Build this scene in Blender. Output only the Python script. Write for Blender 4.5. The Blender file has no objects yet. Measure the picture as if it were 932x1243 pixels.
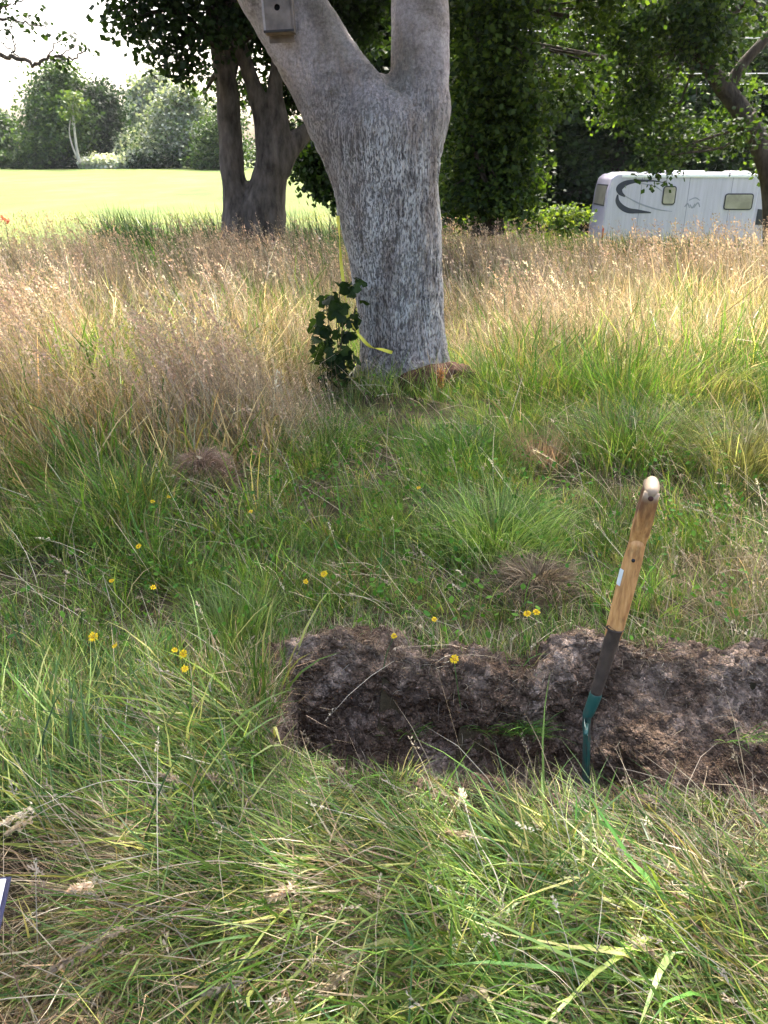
import bpy, bmesh, math, random
import numpy as np
from mathutils import Vector, Matrix

rng = np.random.default_rng(7)
random.seed(7)
SC = bpy.context.scene
COL = SC.collection

# ------------------------------------------------------------------ camera, sky, sun, exposure
EYE = 1.6
PITCH = math.radians(23.0)
FPX = 975.0
cam_d = bpy.data.cameras.new('camera')
cam_d.sensor_fit = 'VERTICAL'
cam_d.sensor_height = 24.0
cam_d.lens = FPX / 1243.0 * 24.0
cam_d.clip_start = 0.05
cam_d.clip_end = 2000
cam = bpy.data.objects.new('camera', cam_d)
COL.objects.link(cam)
cam.location = (0, 0, EYE)
cam.rotation_euler = (math.pi / 2 - PITCH, 0, 0)
SC.camera = cam

SUN_EL, SUN_AZ = math.radians(56), math.radians(12)     # azimuth from +Y towards +X
world = bpy.data.worlds.new('World')
SC.world = world
world.use_nodes = True
wn = world.node_tree
wn.nodes.clear()
sky = wn.nodes.new('ShaderNodeTexSky')
sky.sky_type = 'NISHITA'
sky.sun_disc = False
sky.sun_elevation = SUN_EL
sky.sun_rotation = SUN_AZ
sky.air_density = .85
sky.dust_density = 9.0
sky.ozone_density = .5
bg = wn.nodes.new('ShaderNodeBackground')
bg.inputs['Strength'].default_value = 0.15
wo = wn.nodes.new('ShaderNodeOutputWorld')
wn.links.new(sky.outputs[0], bg.inputs['Color'])
wn.links.new(bg.outputs[0], wo.inputs['Surface'])

sun_d = bpy.data.lights.new('sun', 'SUN')
sun_d.energy = 2.0
sun_d.angle = math.radians(0.8)
sun_d.color = (1.0, 0.965, 0.91)
sun = bpy.data.objects.new('sun', sun_d)
COL.objects.link(sun)
SV = Vector((math.sin(SUN_AZ) * math.cos(SUN_EL), math.cos(SUN_AZ) * math.cos(SUN_EL), math.sin(SUN_EL)))
sun.rotation_euler = SV.to_track_quat('Z', 'Y').to_euler()
sun.location = (5, 20, 30)

SC.view_settings.view_transform = 'Standard'
SC.view_settings.look = 'None'
SC.view_settings.exposure = 2.75
SC.view_settings.gamma = 1.0
SC.view_settings.use_curve_mapping = False
SC.cycles.use_denoising = True
SC.cycles.max_bounces = 8
SC.cycles.diffuse_bounces = 4
SC.cycles.transmission_bounces = 6
SC.cycles.transparent_max_bounces = 8
SC.cycles.sample_clamp_indirect = 8.0

# ------------------------------------------------------------------ helpers
CP, SP = math.cos(PITCH), math.sin(PITCH)

def P(px, py, Y):
    """World point seen at photo pixel (px, py) on the vertical plane y = Y."""
    a, b = (px - 466.0) / FPX, (621.5 - py) / FPX
    dx, dy, dz = a, CP + b * SP, -SP + b * CP
    t = Y / dy
    return np.array([dx * t, Y, EYE + dz * t])

def depth(p):
    return p[1] * CP - (p[2] - EYE) * SP

def pxm(p):
    """metres per photo pixel at point p"""
    return depth(p) / FPX

def _h(ix, iy, iz, seed):
    n = (ix.astype(np.int64) * 374761393 + iy.astype(np.int64) * 668265263 + iz.astype(np.int64) * 2147483647 + seed * 144269) & 0xffffffff
    n = ((n ^ (n >> 13)) * 1274126177) & 0xffffffff
    n = n ^ (n >> 16)
    return (n & 0xffff) / 65535.0

def vn(x, y, z=None, seed=0):
    x = np.asarray(x, float); y = np.asarray(y, float)
    z = np.zeros_like(x) if z is None else np.asarray(z, float)
    ix, iy, iz = np.floor(x), np.floor(y), np.floor(z)
    fx, fy, fz = x - ix, y - iy, z - iz
    fx = fx * fx * (3 - 2 * fx); fy = fy * fy * (3 - 2 * fy); fz = fz * fz * (3 - 2 * fz)
    r = 0
    for a in (0, 1):
        for b in (0, 1):
            for c in (0, 1):
                w = (fx if a else 1 - fx) * (fy if b else 1 - fy) * (fz if c else 1 - fz)
                r = r + w * _h(ix + a, iy + b, iz + c, seed)
    return r * 2 - 1

def fbm(x, y, z=None, seed=0, oct=4):
    r, amp = 0, 1.0
    x = np.asarray(x, float); y = np.asarray(y, float)
    for o in range(oct):
        k = 2.03 ** o
        r = r + amp * vn(x * k, y * k, None if z is None else z * k, seed + o * 17)
        amp *= 0.5
    return r / 1.6

def sst(a, b, x):
    t = np.clip((np.asarray(x, float) - a) / (b - a), 0, 1)
    return t * t * (3 - 2 * t)

def lerp(a, b, t):
    return a + (b - a) * t

def mesh_np(name, V, T, cols=None, smooth=False):
    me = bpy.data.meshes.new(name)
    V = np.ascontiguousarray(V, dtype=np.float32); T = np.ascontiguousarray(T, dtype=np.int32)
    k = T.shape[1]
    me.vertices.add(len(V)); me.vertices.foreach_set('co', V.ravel())
    me.loops.add(T.size); me.loops.foreach_set('vertex_index', T.ravel())
    me.polygons.add(len(T)); me.polygons.foreach_set('loop_start', np.arange(0, T.size, k, dtype=np.int32))
    me.polygons.foreach_set('use_smooth', np.full(len(T), smooth, dtype=bool))
    if cols is not None:
        c = np.ones((len(V), 4), np.float32); c[:, :3] = cols
        at = me.color_attributes.new('Col', 'FLOAT_COLOR', 'POINT')
        at.data.foreach_set('color', c.ravel())
    me.update(calc_edges=True)
    return me

def link(name, me, mat=None, parent=None):
    o = bpy.data.objects.new(name, me)
    COL.objects.link(o)
    if mat is not None and me is not None and len(me.materials) == 0:
        me.materials.append(mat)
    if parent is not None:
        o.parent = parent
        o.matrix_parent_inverse = Matrix.Translation(-parent.location) if parent.type == 'EMPTY' else Matrix()
    return o

def tag(o, label=None, cat=None, group=None, kind=None):
    if label: o['label'] = label
    if cat: o['category'] = cat
    if group: o['group'] = group
    if kind: o['kind'] = kind
    return o

def thing(name, loc, label, cat, group=None):
    e = bpy.data.objects.new(name, None)
    e.empty_display_size = 0.2
    COL.objects.link(e)
    e.location = Vector(loc)
    return tag(e, label, cat, group)

class MB:
    """collects triangles"""
    def __init__(self): self.v = []; self.t = []; self.c = []; self.n = 0
    def add(self, V, T, C=None):
        V = np.asarray(V, float); T = np.asarray(T, int)
        if T.shape[1] == 4:
            T = np.concatenate([T[:, [0, 1, 2]], T[:, [0, 2, 3]]])
        self.v.append(V); self.t.append(T + self.n); self.n += len(V)
        if C is not None:
            C = np.asarray(C, float)
            self.c.append(np.broadcast_to(C, (len(V), 3)))
        return self
    def mesh(self, name, smooth=False):
        return mesh_np(name, np.concatenate(self.v), np.concatenate(self.t), np.concatenate(self.c) if self.c else None, smooth)
    def obj(self, name, mat, parent=None, smooth=False):
        return link(name, self.mesh(name, smooth), mat, parent)

def tube(path, radii, sides=8, cap=True, squash=None):
    """tapered tube along a path -> V, T (quads as tris)"""
    path = np.asarray(path, float); radii = np.broadcast_to(np.asarray(radii, float), (len(path),))
    n = len(path)
    tan = np.gradient(path, axis=0); tan /= np.linalg.norm(tan, axis=1)[:, None] + 1e-9
    ref = np.array([0, 0, 1.0]) if abs(tan[0][2]) < .9 else np.array([0, 1.0, 0])
    V = []
    u = np.cross(tan[0], ref); u /= np.linalg.norm(u)
    for i in range(n):
        u = u - tan[i] * u.dot(tan[i]); u /= np.linalg.norm(u) + 1e-9
        w = np.cross(tan[i], u)
        a = np.arange(sides) / sides * 2 * math.pi
        V.append(path[i] + radii[i] * (np.cos(a)[:, None] * u + np.sin(a)[:, None] * w))
    V = np.concatenate(V)
    T = []
    for i in range(n - 1):
        for j in range(sides):
            a, b = i * sides + j, i * sides + (j + 1) % sides
            T += [[a, b, b + sides], [a, b + sides, a + sides]]
    if cap:
        V = np.concatenate([V, path[:1], path[-1:]])
        for j in range(sides):
            T.append([len(V) - 2, (j + 1) % sides, j])
            T.append([len(V) - 1, (n - 1) * sides + j, (n - 1) * sides + (j + 1) % sides])
    return V, np.array(T)

def smooth_path(pts, n=8):
    """Catmull-Rom through points (any dimension)"""
    p = np.asarray(pts, float)
    p = np.concatenate([[2 * p[0] - p[1]], p, [2 * p[-1] - p[-2]]])
    out = []
    for i in range(1, len(p) - 2):
        for t in np.linspace(0, 1, n, endpoint=False):
            a, b, c, d = p[i - 1], p[i], p[i + 1], p[i + 2]
            out.append(.5 * ((2 * b) + (c - a) * t + (2 * a - 5 * b + 4 * c - d) * t ** 2 + (3 * b - a - 3 * c + d) * t ** 3))
    out.append(p[-2])
    return np.array(out)

def box_bm(bm, size, loc=(0, 0, 0), rot=None, bevel=0):
    r = bmesh.ops.create_cube(bm, size=1)
    vs = r['verts']
    for v in vs:
        v.co = Vector((v.co.x * size[0], v.co.y * size[1], v.co.z * size[2]))
    if bevel:
        es = list({e for v in vs for e in v.link_edges})
        bmesh.ops.bevel(bm, geom=es, offset=bevel, segments=2, affect='EDGES', profile=.5)
    m = Matrix.Translation(loc) @ (rot.to_4x4() if rot is not None else Matrix())
    for v in bm.verts: v.co = m @ v.co
    return bm

def bm_obj(name, bm, mat, parent=None, smooth=False):
    me = bpy.data.meshes.new(name)
    bm.to_mesh(me); bm.free()
    if smooth:
        me.polygons.foreach_set('use_smooth', [True] * len(me.polygons))
    me.materials.append(mat)
    return link(name, me, None, parent)

# ------------------------------------------------------------------ materials
def new_mat(name):
    m = bpy.data.materials.new(name); m.use_nodes = True
    nt = m.node_tree; nt.nodes.clear()
    out = nt.nodes.new('ShaderNodeOutputMaterial')
    return m, nt, out

def nd(nt, typ, **kw):
    n = nt.nodes.new(typ)
    for k, v in kw.items():
        if k.startswith('i_'):
            key = k[2:].replace('_', ' ')
            n.inputs[key].default_value = v
        else:
            setattr(n, k, v)
    return n

def ramp(nt, src, stops):
    r = nt.nodes.new('ShaderNodeValToRGB')
    el = r.color_ramp.elements
    while len(el) < len(stops): el.new(0.5)
    for e, (p, c) in zip(el, stops):
        e.position = p; e.color = (*c, 1) if len(c) == 3 else c
    nt.links.new(src, r.inputs[0])
    return r

def mixc(nt, fac, a, b, mode='MIX'):
    m = nt.nodes.new('ShaderNodeMix'); m.data_type = 'RGBA'; m.blend_type = mode
    for k, v in ((0, fac), (6, a), (7, b)):
        if hasattr(v, 'links'): nt.links.new(v, m.inputs[k])
        elif isinstance(v, (int, float)): m.inputs[k].default_value = v
        else: m.inputs[k].default_value = (*v, 1)
    return m.outputs[2]

def mapping(nt, scale, coord='Object'):
    tc = nt.nodes.new('ShaderNodeTexCoord'); mp = nt.nodes.new('ShaderNodeMapping')
    mp.inputs['Scale'].default_value = scale
    nt.links.new(tc.outputs[coord], mp.inputs['Vector'])
    return mp.outputs[0]

def noise(nt, vec, scale, detail=6, rough=.55):
    n = nt.nodes.new('ShaderNodeTexNoise')
    n.inputs['Scale'].default_value = scale; n.inputs['Detail'].default_value = detail; n.inputs['Roughness'].default_value = rough
    if vec is not None: nt.links.new(vec, n.inputs['Vector'])
    return n.outputs[0]

def bump(nt, height, strength, dist):
    b = nt.nodes.new('ShaderNodeBump'); b.inputs['Strength'].default_value = strength; b.inputs['Distance'].default_value = dist
    nt.links.new(height, b.inputs['Height'])
    return b.outputs[0]

def mat_leaf(name, trans=.4, rough=.5, spec=.35, tcol=(1.25, 1.3, .55)):
    m, nt, out = new_mat(name)
    at = nd(nt, 'ShaderNodeAttribute', attribute_name='Col')
    pr = nd(nt, 'ShaderNodeBsdfPrincipled'); pr.inputs['Roughness'].default_value = rough
    pr.inputs['Specular IOR Level'].default_value = spec
    nt.links.new(at.outputs['Color'], pr.inputs['Base Color'])
    tr = nd(nt, 'ShaderNodeBsdfTranslucent')
    nt.links.new(mixc(nt, 1.0, at.outputs['Color'], tcol, 'MULTIPLY'), tr.inputs['Color'])
    mx = nd(nt, 'ShaderNodeMixShader'); mx.inputs[0].default_value = trans
    nt.links.new(pr.outputs[0], mx.inputs[1]); nt.links.new(tr.outputs[0], mx.inputs[2])
    nt.links.new(mx.outputs[0], out.inputs['Surface'])
    return m

def mat_plain(name, col, rough=.6, var=.15, scale=8, bmp=0.0, metal=0.0, spec=.4):
    m, nt, out = new_mat(name)
    pr = nd(nt, 'ShaderNodeBsdfPrincipled'); pr.inputs['Roughness'].default_value = rough
    pr.inputs['Metallic'].default_value = metal; pr.inputs['Specular IOR Level'].default_value = spec
    v = mapping(nt, (1, 1, 1))
    n = noise(nt, v, scale)
    lo = tuple(c * (1 - var) for c in col); hi = tuple(min(1, c * (1 + var)) for c in col)
    r = ramp(nt, n, [(.3, lo), (.7, hi)])
    nt.links.new(r.outputs[0], pr.inputs['Base Color'])
    if bmp:
        nt.links.new(bump(nt, noise(nt, v, scale * 4), bmp, .01), pr.inputs['Normal'])
    nt.links.new(pr.outputs[0], out.inputs['Surface'])
    return m

def mat_bark_main():
    m, nt, out = new_mat('bark_pale')
    pr = nd(nt, 'ShaderNodeBsdfPrincipled'); pr.inputs['Roughness'].default_value = .9; pr.inputs['Specular IOR Level'].default_value = .15
    v1 = mapping(nt, (1, 1, 1)); vs = mapping(nt, (1, 1, .28)); vl = mapping(nt, (1, 1, .45))
    tc = nd(nt, 'ShaderNodeTexCoord'); sx = nd(nt, 'ShaderNodeSeparateXYZ'); nt.links.new(tc.outputs['Object'], sx.inputs[0])
    # smooth upper limbs: lavender grey-brown with green film
    up = ramp(nt, noise(nt, v1, 3.2, 8), [(.28, (.20, .17, .15)), (.42, (.33, .29, .275)), (.6, (.42, .375, .37)), (.75, (.48, .445, .45))]).outputs[0]
    gr = ramp(nt, noise(nt, mapping(nt, (1.3, 1, .7)), 2.1, 5), [(.48, (0, 0, 0)), (.66, (1, 1, 1))]).outputs[0]
    gf = nd(nt, 'ShaderNodeMath', operation='MULTIPLY'); gf.inputs[1].default_value = .45
    nt.links.new(gr, gf.inputs[0])
    up = mixc(nt, gf.outputs[0], up, (.19, .17, .09))
    sm = ramp(nt, noise(nt, mapping(nt, (1, 1, 2.2)), 5, 7, .7), [(.54, (0, 0, 0)), (.66, (.75, .75, .75))]).outputs[0]
    up = mixc(nt, sm, up, (.14, .115, .095))
    sp = ramp(nt, noise(nt, v1, 45, 4, .7), [(.35, (.7, .7, .7)), (.65, (1.25, 1.25, 1.25))]).outputs[0]
    up = mixc(nt, 1.0, up, sp, 'MULTIPLY')
    # scaly lower bark: pale lichen plates between dark vertical cracks
    lo = ramp(nt, noise(nt, vl, 9, 8, .65), [(.26, (.23, .20, .175)), (.40, (.39, .37, .35)), (.58, (.52, .51, .49)), (.76, (.62, .625, .59))]).outputs[0]
    br = ramp(nt, noise(nt, mapping(nt, (1.6, 1, .33)), 2.6, 6, .6), [(.47, (0, 0, 0)), (.60, (1, 1, 1))]).outputs[0]
    bf = nd(nt, 'ShaderNodeMath', operation='MULTIPLY'); bf.inputs[1].default_value = .6
    nt.links.new(br, bf.inputs[0])
    lo = mixc(nt, bf.outputs[0], lo, (.20, .155, .13))
    # height blend with noise
    hz = nd(nt, 'ShaderNodeMath', operation='MULTIPLY_ADD'); hz.inputs[1].default_value = 1.1
    nt.links.new(noise(nt, v1, 3.5, 6, .7), hz.inputs[0]); nt.links.new(sx.outputs['Z'], hz.inputs[2])
    hb = ramp(nt, hz.outputs[0], [(0, (0, 0, 0)), (1, (1, 1, 1))])
    mr = nd(nt, 'ShaderNodeMapRange'); mr.inputs['From Min'].default_value = 2.25; mr.inputs['From Max'].default_value = 2.75
    nt.links.new(hz.outputs[0], mr.inputs['Value'])
    col = mixc(nt, mr.outputs[0], lo, up)
    # dark flaky cracks: short vertical dashes at two sizes
    vc = mapping(nt, (1, 1, .2)); vc2 = mapping(nt, (1, 1, .3))
    k1 = ramp(nt, noise(nt, vc, 50, 5, .68), [(.35, (0, 0, 0)), (.47, (1, 1, 1))]).outputs[0]
    k2 = ramp(nt, noise(nt, vc2, 110, 4, .68), [(.36, (0, 0, 0)), (.49, (1, 1, 1))]).outputs[0]
    ck = mixc(nt, 1.0, k1, k2, 'MULTIPLY')
    patch = ramp(nt, noise(nt, v1, 2.3, 4), [(.36, (.95, .95, .95)), (.66, (.6, .6, .6))]).outputs[0]
    inv = nd(nt, 'ShaderNodeMath', operation='SUBTRACT'); inv.inputs[0].default_value = 1; nt.links.new(ck, inv.inputs[1])
    lowf = nd(nt, 'ShaderNodeMapRange'); lowf.inputs['From Min'].default_value = 2.2; lowf.inputs['From Max'].default_value = 2.9
    lowf.inputs['To Min'].default_value = 1; lowf.inputs['To Max'].default_value = .12
    nt.links.new(hz.outputs[0], lowf.inputs['Value'])
    f1 = nd(nt, 'ShaderNodeMath', operation='MULTIPLY'); nt.links.new(inv.outputs[0], f1.inputs[0]); nt.links.new(lowf.outputs[0], f1.inputs[1])
    f2 = nd(nt, 'ShaderNodeMath', operation='MULTIPLY'); nt.links.new(f1.outputs[0], f2.inputs[0]); nt.links.new(patch, f2.inputs[1])
    col = mixc(nt, f2.outputs[0], col, (.055, .045, .042))
    nt.links.new(col, pr.inputs['Base Color'])
    hsum = nd(nt, 'ShaderNodeMath', operation='MULTIPLY_ADD'); hsum.inputs[1].default_value = -.7
    nt.links.new(f1.outputs[0], hsum.inputs[0]); nt.links.new(noise(nt, vl, 22, 8, .7), hsum.inputs[2])
    nt.links.new(bump(nt, hsum.outputs[0], 1.0, .022), pr.inputs['Normal'])
    nt.links.new(pr.outputs[0], out.inputs['Surface'])
    return m

def mat_bark(name, dark, light, scale=9):
    m, nt, out = new_mat(name)
    pr = nd(nt, 'ShaderNodeBsdfPrincipled'); pr.inputs['Roughness'].default_value = .92; pr.inputs['Specular IOR Level'].default_value = .12
    v = mapping(nt, (1, 1, .35))
    r = ramp(nt, noise(nt, v, scale, 8, .62), [(.32, dark), (.68, light)])
    nt.links.new(r.outputs[0], pr.inputs['Base Color'])
    nt.links.new(bump(nt, noise(nt, v, scale * 2.4, 6, .65), .9, .03), pr.inputs['Normal'])
    nt.links.new(pr.outputs[0], out.inputs['Surface'])
    return m

def mat_soil(name, a, b, c):
    m, nt, out = new_mat(name)
    pr = nd(nt, 'ShaderNodeBsdfPrincipled'); pr.inputs['Roughness'].default_value = .97; pr.inputs['Specular IOR Level'].default_value = .1
    v = mapping(nt, (1, 1, 1))
    r = ramp(nt, noise(nt, v, 5.5, 9, .68), [(.34, a), (.5, b), (.66, c)])
    # crumbs: every grain its own tone
    def cells(scale, lo, hi):
        vo = nd(nt, 'ShaderNodeTexVoronoi'); vo.inputs['Scale'].default_value = scale
        nt.links.new(v, vo.inputs['Vector'])
        sx = nd(nt, 'ShaderNodeSeparateColor'); nt.links.new(vo.outputs['Color'], sx.inputs[0])
        return ramp(nt, sx.outputs[0], [(.0, (lo,) * 3), (.75, (1, 1, 1)), (1, (hi,) * 3)]).outputs[0], vo.outputs['Distance']
    g1, d1 = cells(58, .6, 1.6); g2, d2 = cells(140, .75, 1.3)
    col = mixc(nt, 1.0, mixc(nt, 1.0, r.outputs[0], g1, 'MULTIPLY'), g2, 'MULTIPLY')
    nt.links.new(col, pr.inputs['Base Color'])
    h = nd(nt, 'ShaderNodeMath', operation='MULTIPLY_ADD'); h.inputs[1].default_value = 2.0
    nt.links.new(d1, h.inputs[0]); nt.links.new(d2, h.inputs[2])
    bp = nd(nt, 'ShaderNodeBump', invert=True); bp.inputs['Strength'].default_value = 1.0; bp.inputs['Distance'].default_value = .010
    nt.links.new(h.outputs[0], bp.inputs['Height'])
    nt.links.new(bp.outputs[0], pr.inputs['Normal'])
    nt.links.new(pr.outputs[0], out.inputs['Surface'])
    return m

def mat_ground():
    m, nt, out = new_mat('meadow_ground')
    pr = nd(nt, 'ShaderNodeBsdfPrincipled'); pr.inputs['Roughness'].default_value = .95; pr.inputs['Specular IOR Level'].default_value = .1
    v = mapping(nt, (1, 1, 1))
    near = ramp(nt, noise(nt, v, 9, 8, .65), [(.3, (.03, .026, .015)), (.5, (.065, .052, .03)), (.7, (.12, .095, .055))]).outputs[0]  # soil under the blades coloured darker for the deep shade there
    field = ramp(nt, noise(nt, mapping(nt, (1, .5, 1)), .55, 8, .6), [(.3, (.048, .082, .020)), (.5, (.08, .108, .026)), (.72, (.118, .132, .042))]).outputs[0]
    tc = nd(nt, 'ShaderNodeTexCoord'); sx = nd(nt, 'ShaderNodeSeparateXYZ'); nt.links.new(tc.outputs['Object'], sx.inputs[0])
    mr = nd(nt, 'ShaderNodeMapRange'); mr.inputs['From Min'].default_value = 16.2; mr.inputs['From Max'].default_value = 18.5
    nt.links.new(sx.outputs['Y'], mr.inputs['Value'])
    nt.links.new(mixc(nt, mr.outputs[0], near, field), pr.inputs['Base Color'])
    nt.links.new(bump(nt, noise(nt, v, 12, 8, .7), 1.0, .03), pr.inputs['Normal'])
    nt.links.new(pr.outputs[0], out.inputs['Surface'])
    return m

M = {}
M['grass'] = mat_leaf('grass_blades', .34, .42, .42)
M['cover'] = mat_leaf('clover_leaves', .3, .75, .12)
M['straw'] = mat_leaf('dry_straw', .3, .6, .3, (1.15, 1.05, .8))
M['leaf'] = mat_leaf('tree_leaves', .42, .58, .2, (1.6, 1.5, .45))
M['leaf_far'] = mat_leaf('far_leaves', .3, .6, .3, (1.3, 1.3, .6))
M['petal'] = mat_leaf('petals', .3, .6, .2, (1, 1, 1))
M['bark_main'] = mat_bark_main()
M['bark'] = mat_bark('bark_brown_grey', (.05, .042, .034), (.19, .165, .14))
M['bark_mid'] = mat_bark('bark_mid_grey', (.035, .029, .024), (.15, .128, .11))
M['bark_dark'] = mat_bark('bark_dark', (.02, .018, .014), (.085, .072, .056))
M['bark_pale2'] = mat_bark('bark_pale_stem', (.22, .21, .18), (.45, .43, .38))
M['soil'] = mat_soil('dug_soil', (.085, .056, .037), (.17, .118, .083), (.36, .28, .22))
M['clod'] = mat_soil('soil_clods', (.17, .118, .083), (.26, .19, .145), (.42, .335, .275))
M['ground'] = mat_ground()

# ------------------------------------------------------------------ terrain
TX0, TX1 = -0.33, 2.25            # trench along x

def yfar(x):   # far lip of the trench
    x = np.asarray(x, float)
    return np.interp(x, [-.45, -.33, -.1, .05, .3, .5, .62, .72, .9, 1.2, 1.5, 2.3],
                     [2.38, 2.40, 2.40, 2.37, 2.30, 2.27, 2.36, 2.40, 2.34, 2.30, 2.34, 2.4]) 

def ynear(x):
    x = np.asarray(x, float)
    return np.interp(x, [-.45, -.33, -.1, .2, .5, .8, 1.2, 2.3], [1.95, 1.93, 1.86, 1.80, 1.765, 1.765, 1.74, 1.76])

TREE = P(490, 455, 6.4)

def base_h(x, y):
    x = np.asarray(x, float); y = np.asarray(y, float)
    h = .05 * fbm(x / .9, y / .9, seed=3, oct=3) * sst(22, 14, y) + .015 * fbm(x / .25, y / .25, seed=5, oct=2) * sst(9, 6, y)
    h = h * sst(.6, 1.2, y + 0 * x)
    h = h + .10 * np.exp(-((x - TREE[0]) ** 2 + (y - 6.4) ** 2) / .7)
    h = h + .04 * np.exp(-((y - 14.5) / 2.2) ** 2)
    r = x / np.maximum(y, 1)
    lf = sst(.12, -.02, r)
    rise = np.where(y > 17, .028 * (y - 17) + .18 * sst(17, 22, y), 0)
    rise = np.where(y > 90, .028 * 73 + .18 + .012 * (y - 90), rise)
    drop = -1.35 * sst(16.5, 22, y) + .02 * np.maximum(y - 45, 0)
    h = h + lf * rise + (1 - lf) * drop
    return h

def in_trench(x, y, pad=0.0):
    return (x > TX0 - pad) & (x < TX1 + pad) & (y > ynear(x) - pad) & (y < yfar(x) + pad)

def ground():
    def axis(segs):
        out = [segs[0][0]]
        for a, b, n in segs:
            out += list(np.linspace(a, b, n + 1)[1:])
        return np.array(out)
    gx = lambda s: s * np.geomspace(3.2, 420, 60)
    xs = np.concatenate([gx(-1)[::-1], np.linspace(-3.2, 3.2, 91)[1:-1], gx(1)])
    ys = np.concatenate([-np.geomspace(.3, 60, 14)[::-1], np.linspace(0, 8, 115), np.geomspace(8.06, 700, 90)])
    X, Y = np.meshgrid(xs, ys)
    Z = base_h(X, Y)
    cut = in_trench(X, Y, -.0) 
    Z = np.where(cut, Z - .75, Z)
    V = np.stack([X, Y, Z], -1).reshape(-1, 3)
    nx, ny = len(xs), len(ys)
    i = (np.arange(ny - 1)[:, None] * nx + np.arange(nx - 1)[None]).ravel()
    Q = np.stack([i, i + 1, i + nx + 1, i + nx], 1)
    o = link('ground', mesh_np('ground', V, Q, smooth=True), M['ground'])
    tag(o, 'rough meadow ground rising into a mown field', 'ground', kind='structure')
ground()

def worley(x, y, z, seed):
    """distance to the nearest jittered cell point"""
    ix, iy, iz = np.floor(x), np.floor(y), np.floor(z)
    best = np.full(x.shape, 9.0)
    for a in (-1, 0, 1):
        for b in (-1, 0, 1):
            for c in (-1, 0, 1):
                jx, jy, jz = ix + a, iy + b, iz + c
                dx = jx + _h(jx, jy, jz, seed) - x; dy = jy + _h(jx, jy, jz, seed + 1) - y; dz = jz + _h(jx, jy, jz, seed + 2) - z
                best = np.minimum(best, dx * dx + dy * dy + dz * dz)
    return np.sqrt(best)

def trench():
    nu, nv = 340, 210
    u = np.linspace(TX0 - .10, TX1 + .1, nu)
    # control profile rows: fraction list (y, z) per column
    yf, yn = yfar(u), ynear(u)
    endl = sst(TX0 - .035, TX0 + .03, u + .02 * vn(u * 0 + 3, u * 9)) * sst(TX1 + .03, TX1 - .05, u)
    heap = np.interp(u, [-.4, -.32, -.2, -.08, .02, .2, .45, .55, .62, .72, .82, .95, 1.1, 1.35, 1.8, 2.3],
                     [.01, .055, .09, .075, .045, .03, .02, .03, .085, .10, .08, .05, .04, .055, .05, .04])
    shallow = sst(.60, .85, u)              # right-hand part is a shallower slope
    deep = lerp(.36, .27, shallow)
    g0 = base_h(u, yf + .3); g1 = base_h(u, yn - .2)
    rows = []
    def row(y, z): rows.append((y, z))
    row(yf + .30, g0 - .03)
    row(yf + .17, g0 + .01 + heap * .35)
    row(yf + .08, g0 + heap)
    row(yf + .01, heap + .005)
    row(yf - lerp(.035, .03, shallow), heap * .4 - .06 * endl)
    row(yf - lerp(.02, .10, shallow), -lerp(.17, .10, shallow) * endl)
    row(yf - lerp(.03, .24, shallow), -lerp(.29, .17, shallow) * endl)
    row(yf - lerp(.10, .38, shallow), -deep * endl)
    row(yn + .10, -deep * 1.03 * endl)
    row(yn + .035, -.22 * endl)
    row(yn + .005, -.05 * endl)
    row(yn - .05, g1 * 1 + .012)
    row(yn - .2, g1 - .03)
    R = np.array(rows)                      # (nr, 2, nu)
    # resample each column smoothly
    s = smooth_path(R.reshape(len(rows), -1), 30).reshape(-1, 2, nu)
    k = np.linspace(0, len(s) - 1, nv).astype(int)
    s = s[k]
    Yg, Zg = s[:, 0], s[:, 1]
    Xg = np.broadcast_to(u, Yg.shape).copy()
    V = np.stack([Xg, Yg, Zg], -1)
    # normals
    du = np.gradient(V, axis=1); dv = np.gradient(V, axis=0)
    N = np.cross(du, dv); N /= np.linalg.norm(N, axis=2)[..., None] + 1e-9
    N *= -1
    if N[nv // 2, nu // 2, 2] < 0: N *= -1
    t = np.linspace(0, 1, nv)[:, None]
    w = sst(0, .12, t) * sst(1, .9, t)
    x, y, z = Xg, Yg, Zg
    lump = fbm(x / .15, y / .15, z / .15, 11, 3) * .065
    wx, wy, wz = x + .012 * vn(x / .03, y / .03, z / .03, 51), y + .012 * vn(x / .03, y / .03, z / .03, 52), z
    rid = (.5 - worley(wx / .07, wy / .07, wz / .07, 21)) * .060 * (.6 + .6 * vn(x / .2, y / .2, z / .2, 23))
    fine = (.5 - worley(wx / .026, wy / .026, wz / .026, 31)) * .026
    crumb = (.5 - worley(x / .013, y / .013, z / .013, 41)) * .011
    V = V + N * ((lump + rid + fine + crumb) * w)[..., None]
    i = (np.arange(nv - 1)[:, None] * nu + np.arange(nu - 1)[None]).ravel()
    Q = np.stack([i, i + nu, i + nu + 1, i + 1], 1)
    o = link('trench', mesh_np('trench', V.reshape(-1, 3), Q, smooth=True), M['soil'])
    tag(o, 'freshly dug trench of dark crumbly soil with the spade standing in it', 'trench', kind='structure')
    return o, V, N
TR, TRV, TRN = trench()

def hull_rock(seed, n=15):
    r = np.random.default_rng(seed)
    bm = bmesh.new()
    for _ in range(n):
        d = r.normal(size=3); d /= np.linalg.norm(d)
        bm.verts.new(d * r.uniform(.75, 1.1) * np.array([1, .85, .7]))
    bmesh.ops.convex_hull(bm, input=bm.verts)
    bmesh.ops.recalc_face_normals(bm, faces=bm.faces)
    for v in [v for v in bm.verts if not v.link_faces]: bm.verts.remove(v)
    me = bpy.data.meshes.new('soil_clod'); bm.to_mesh(me); bm.free()
    me.materials.append(M['clod'])
    return me

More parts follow.
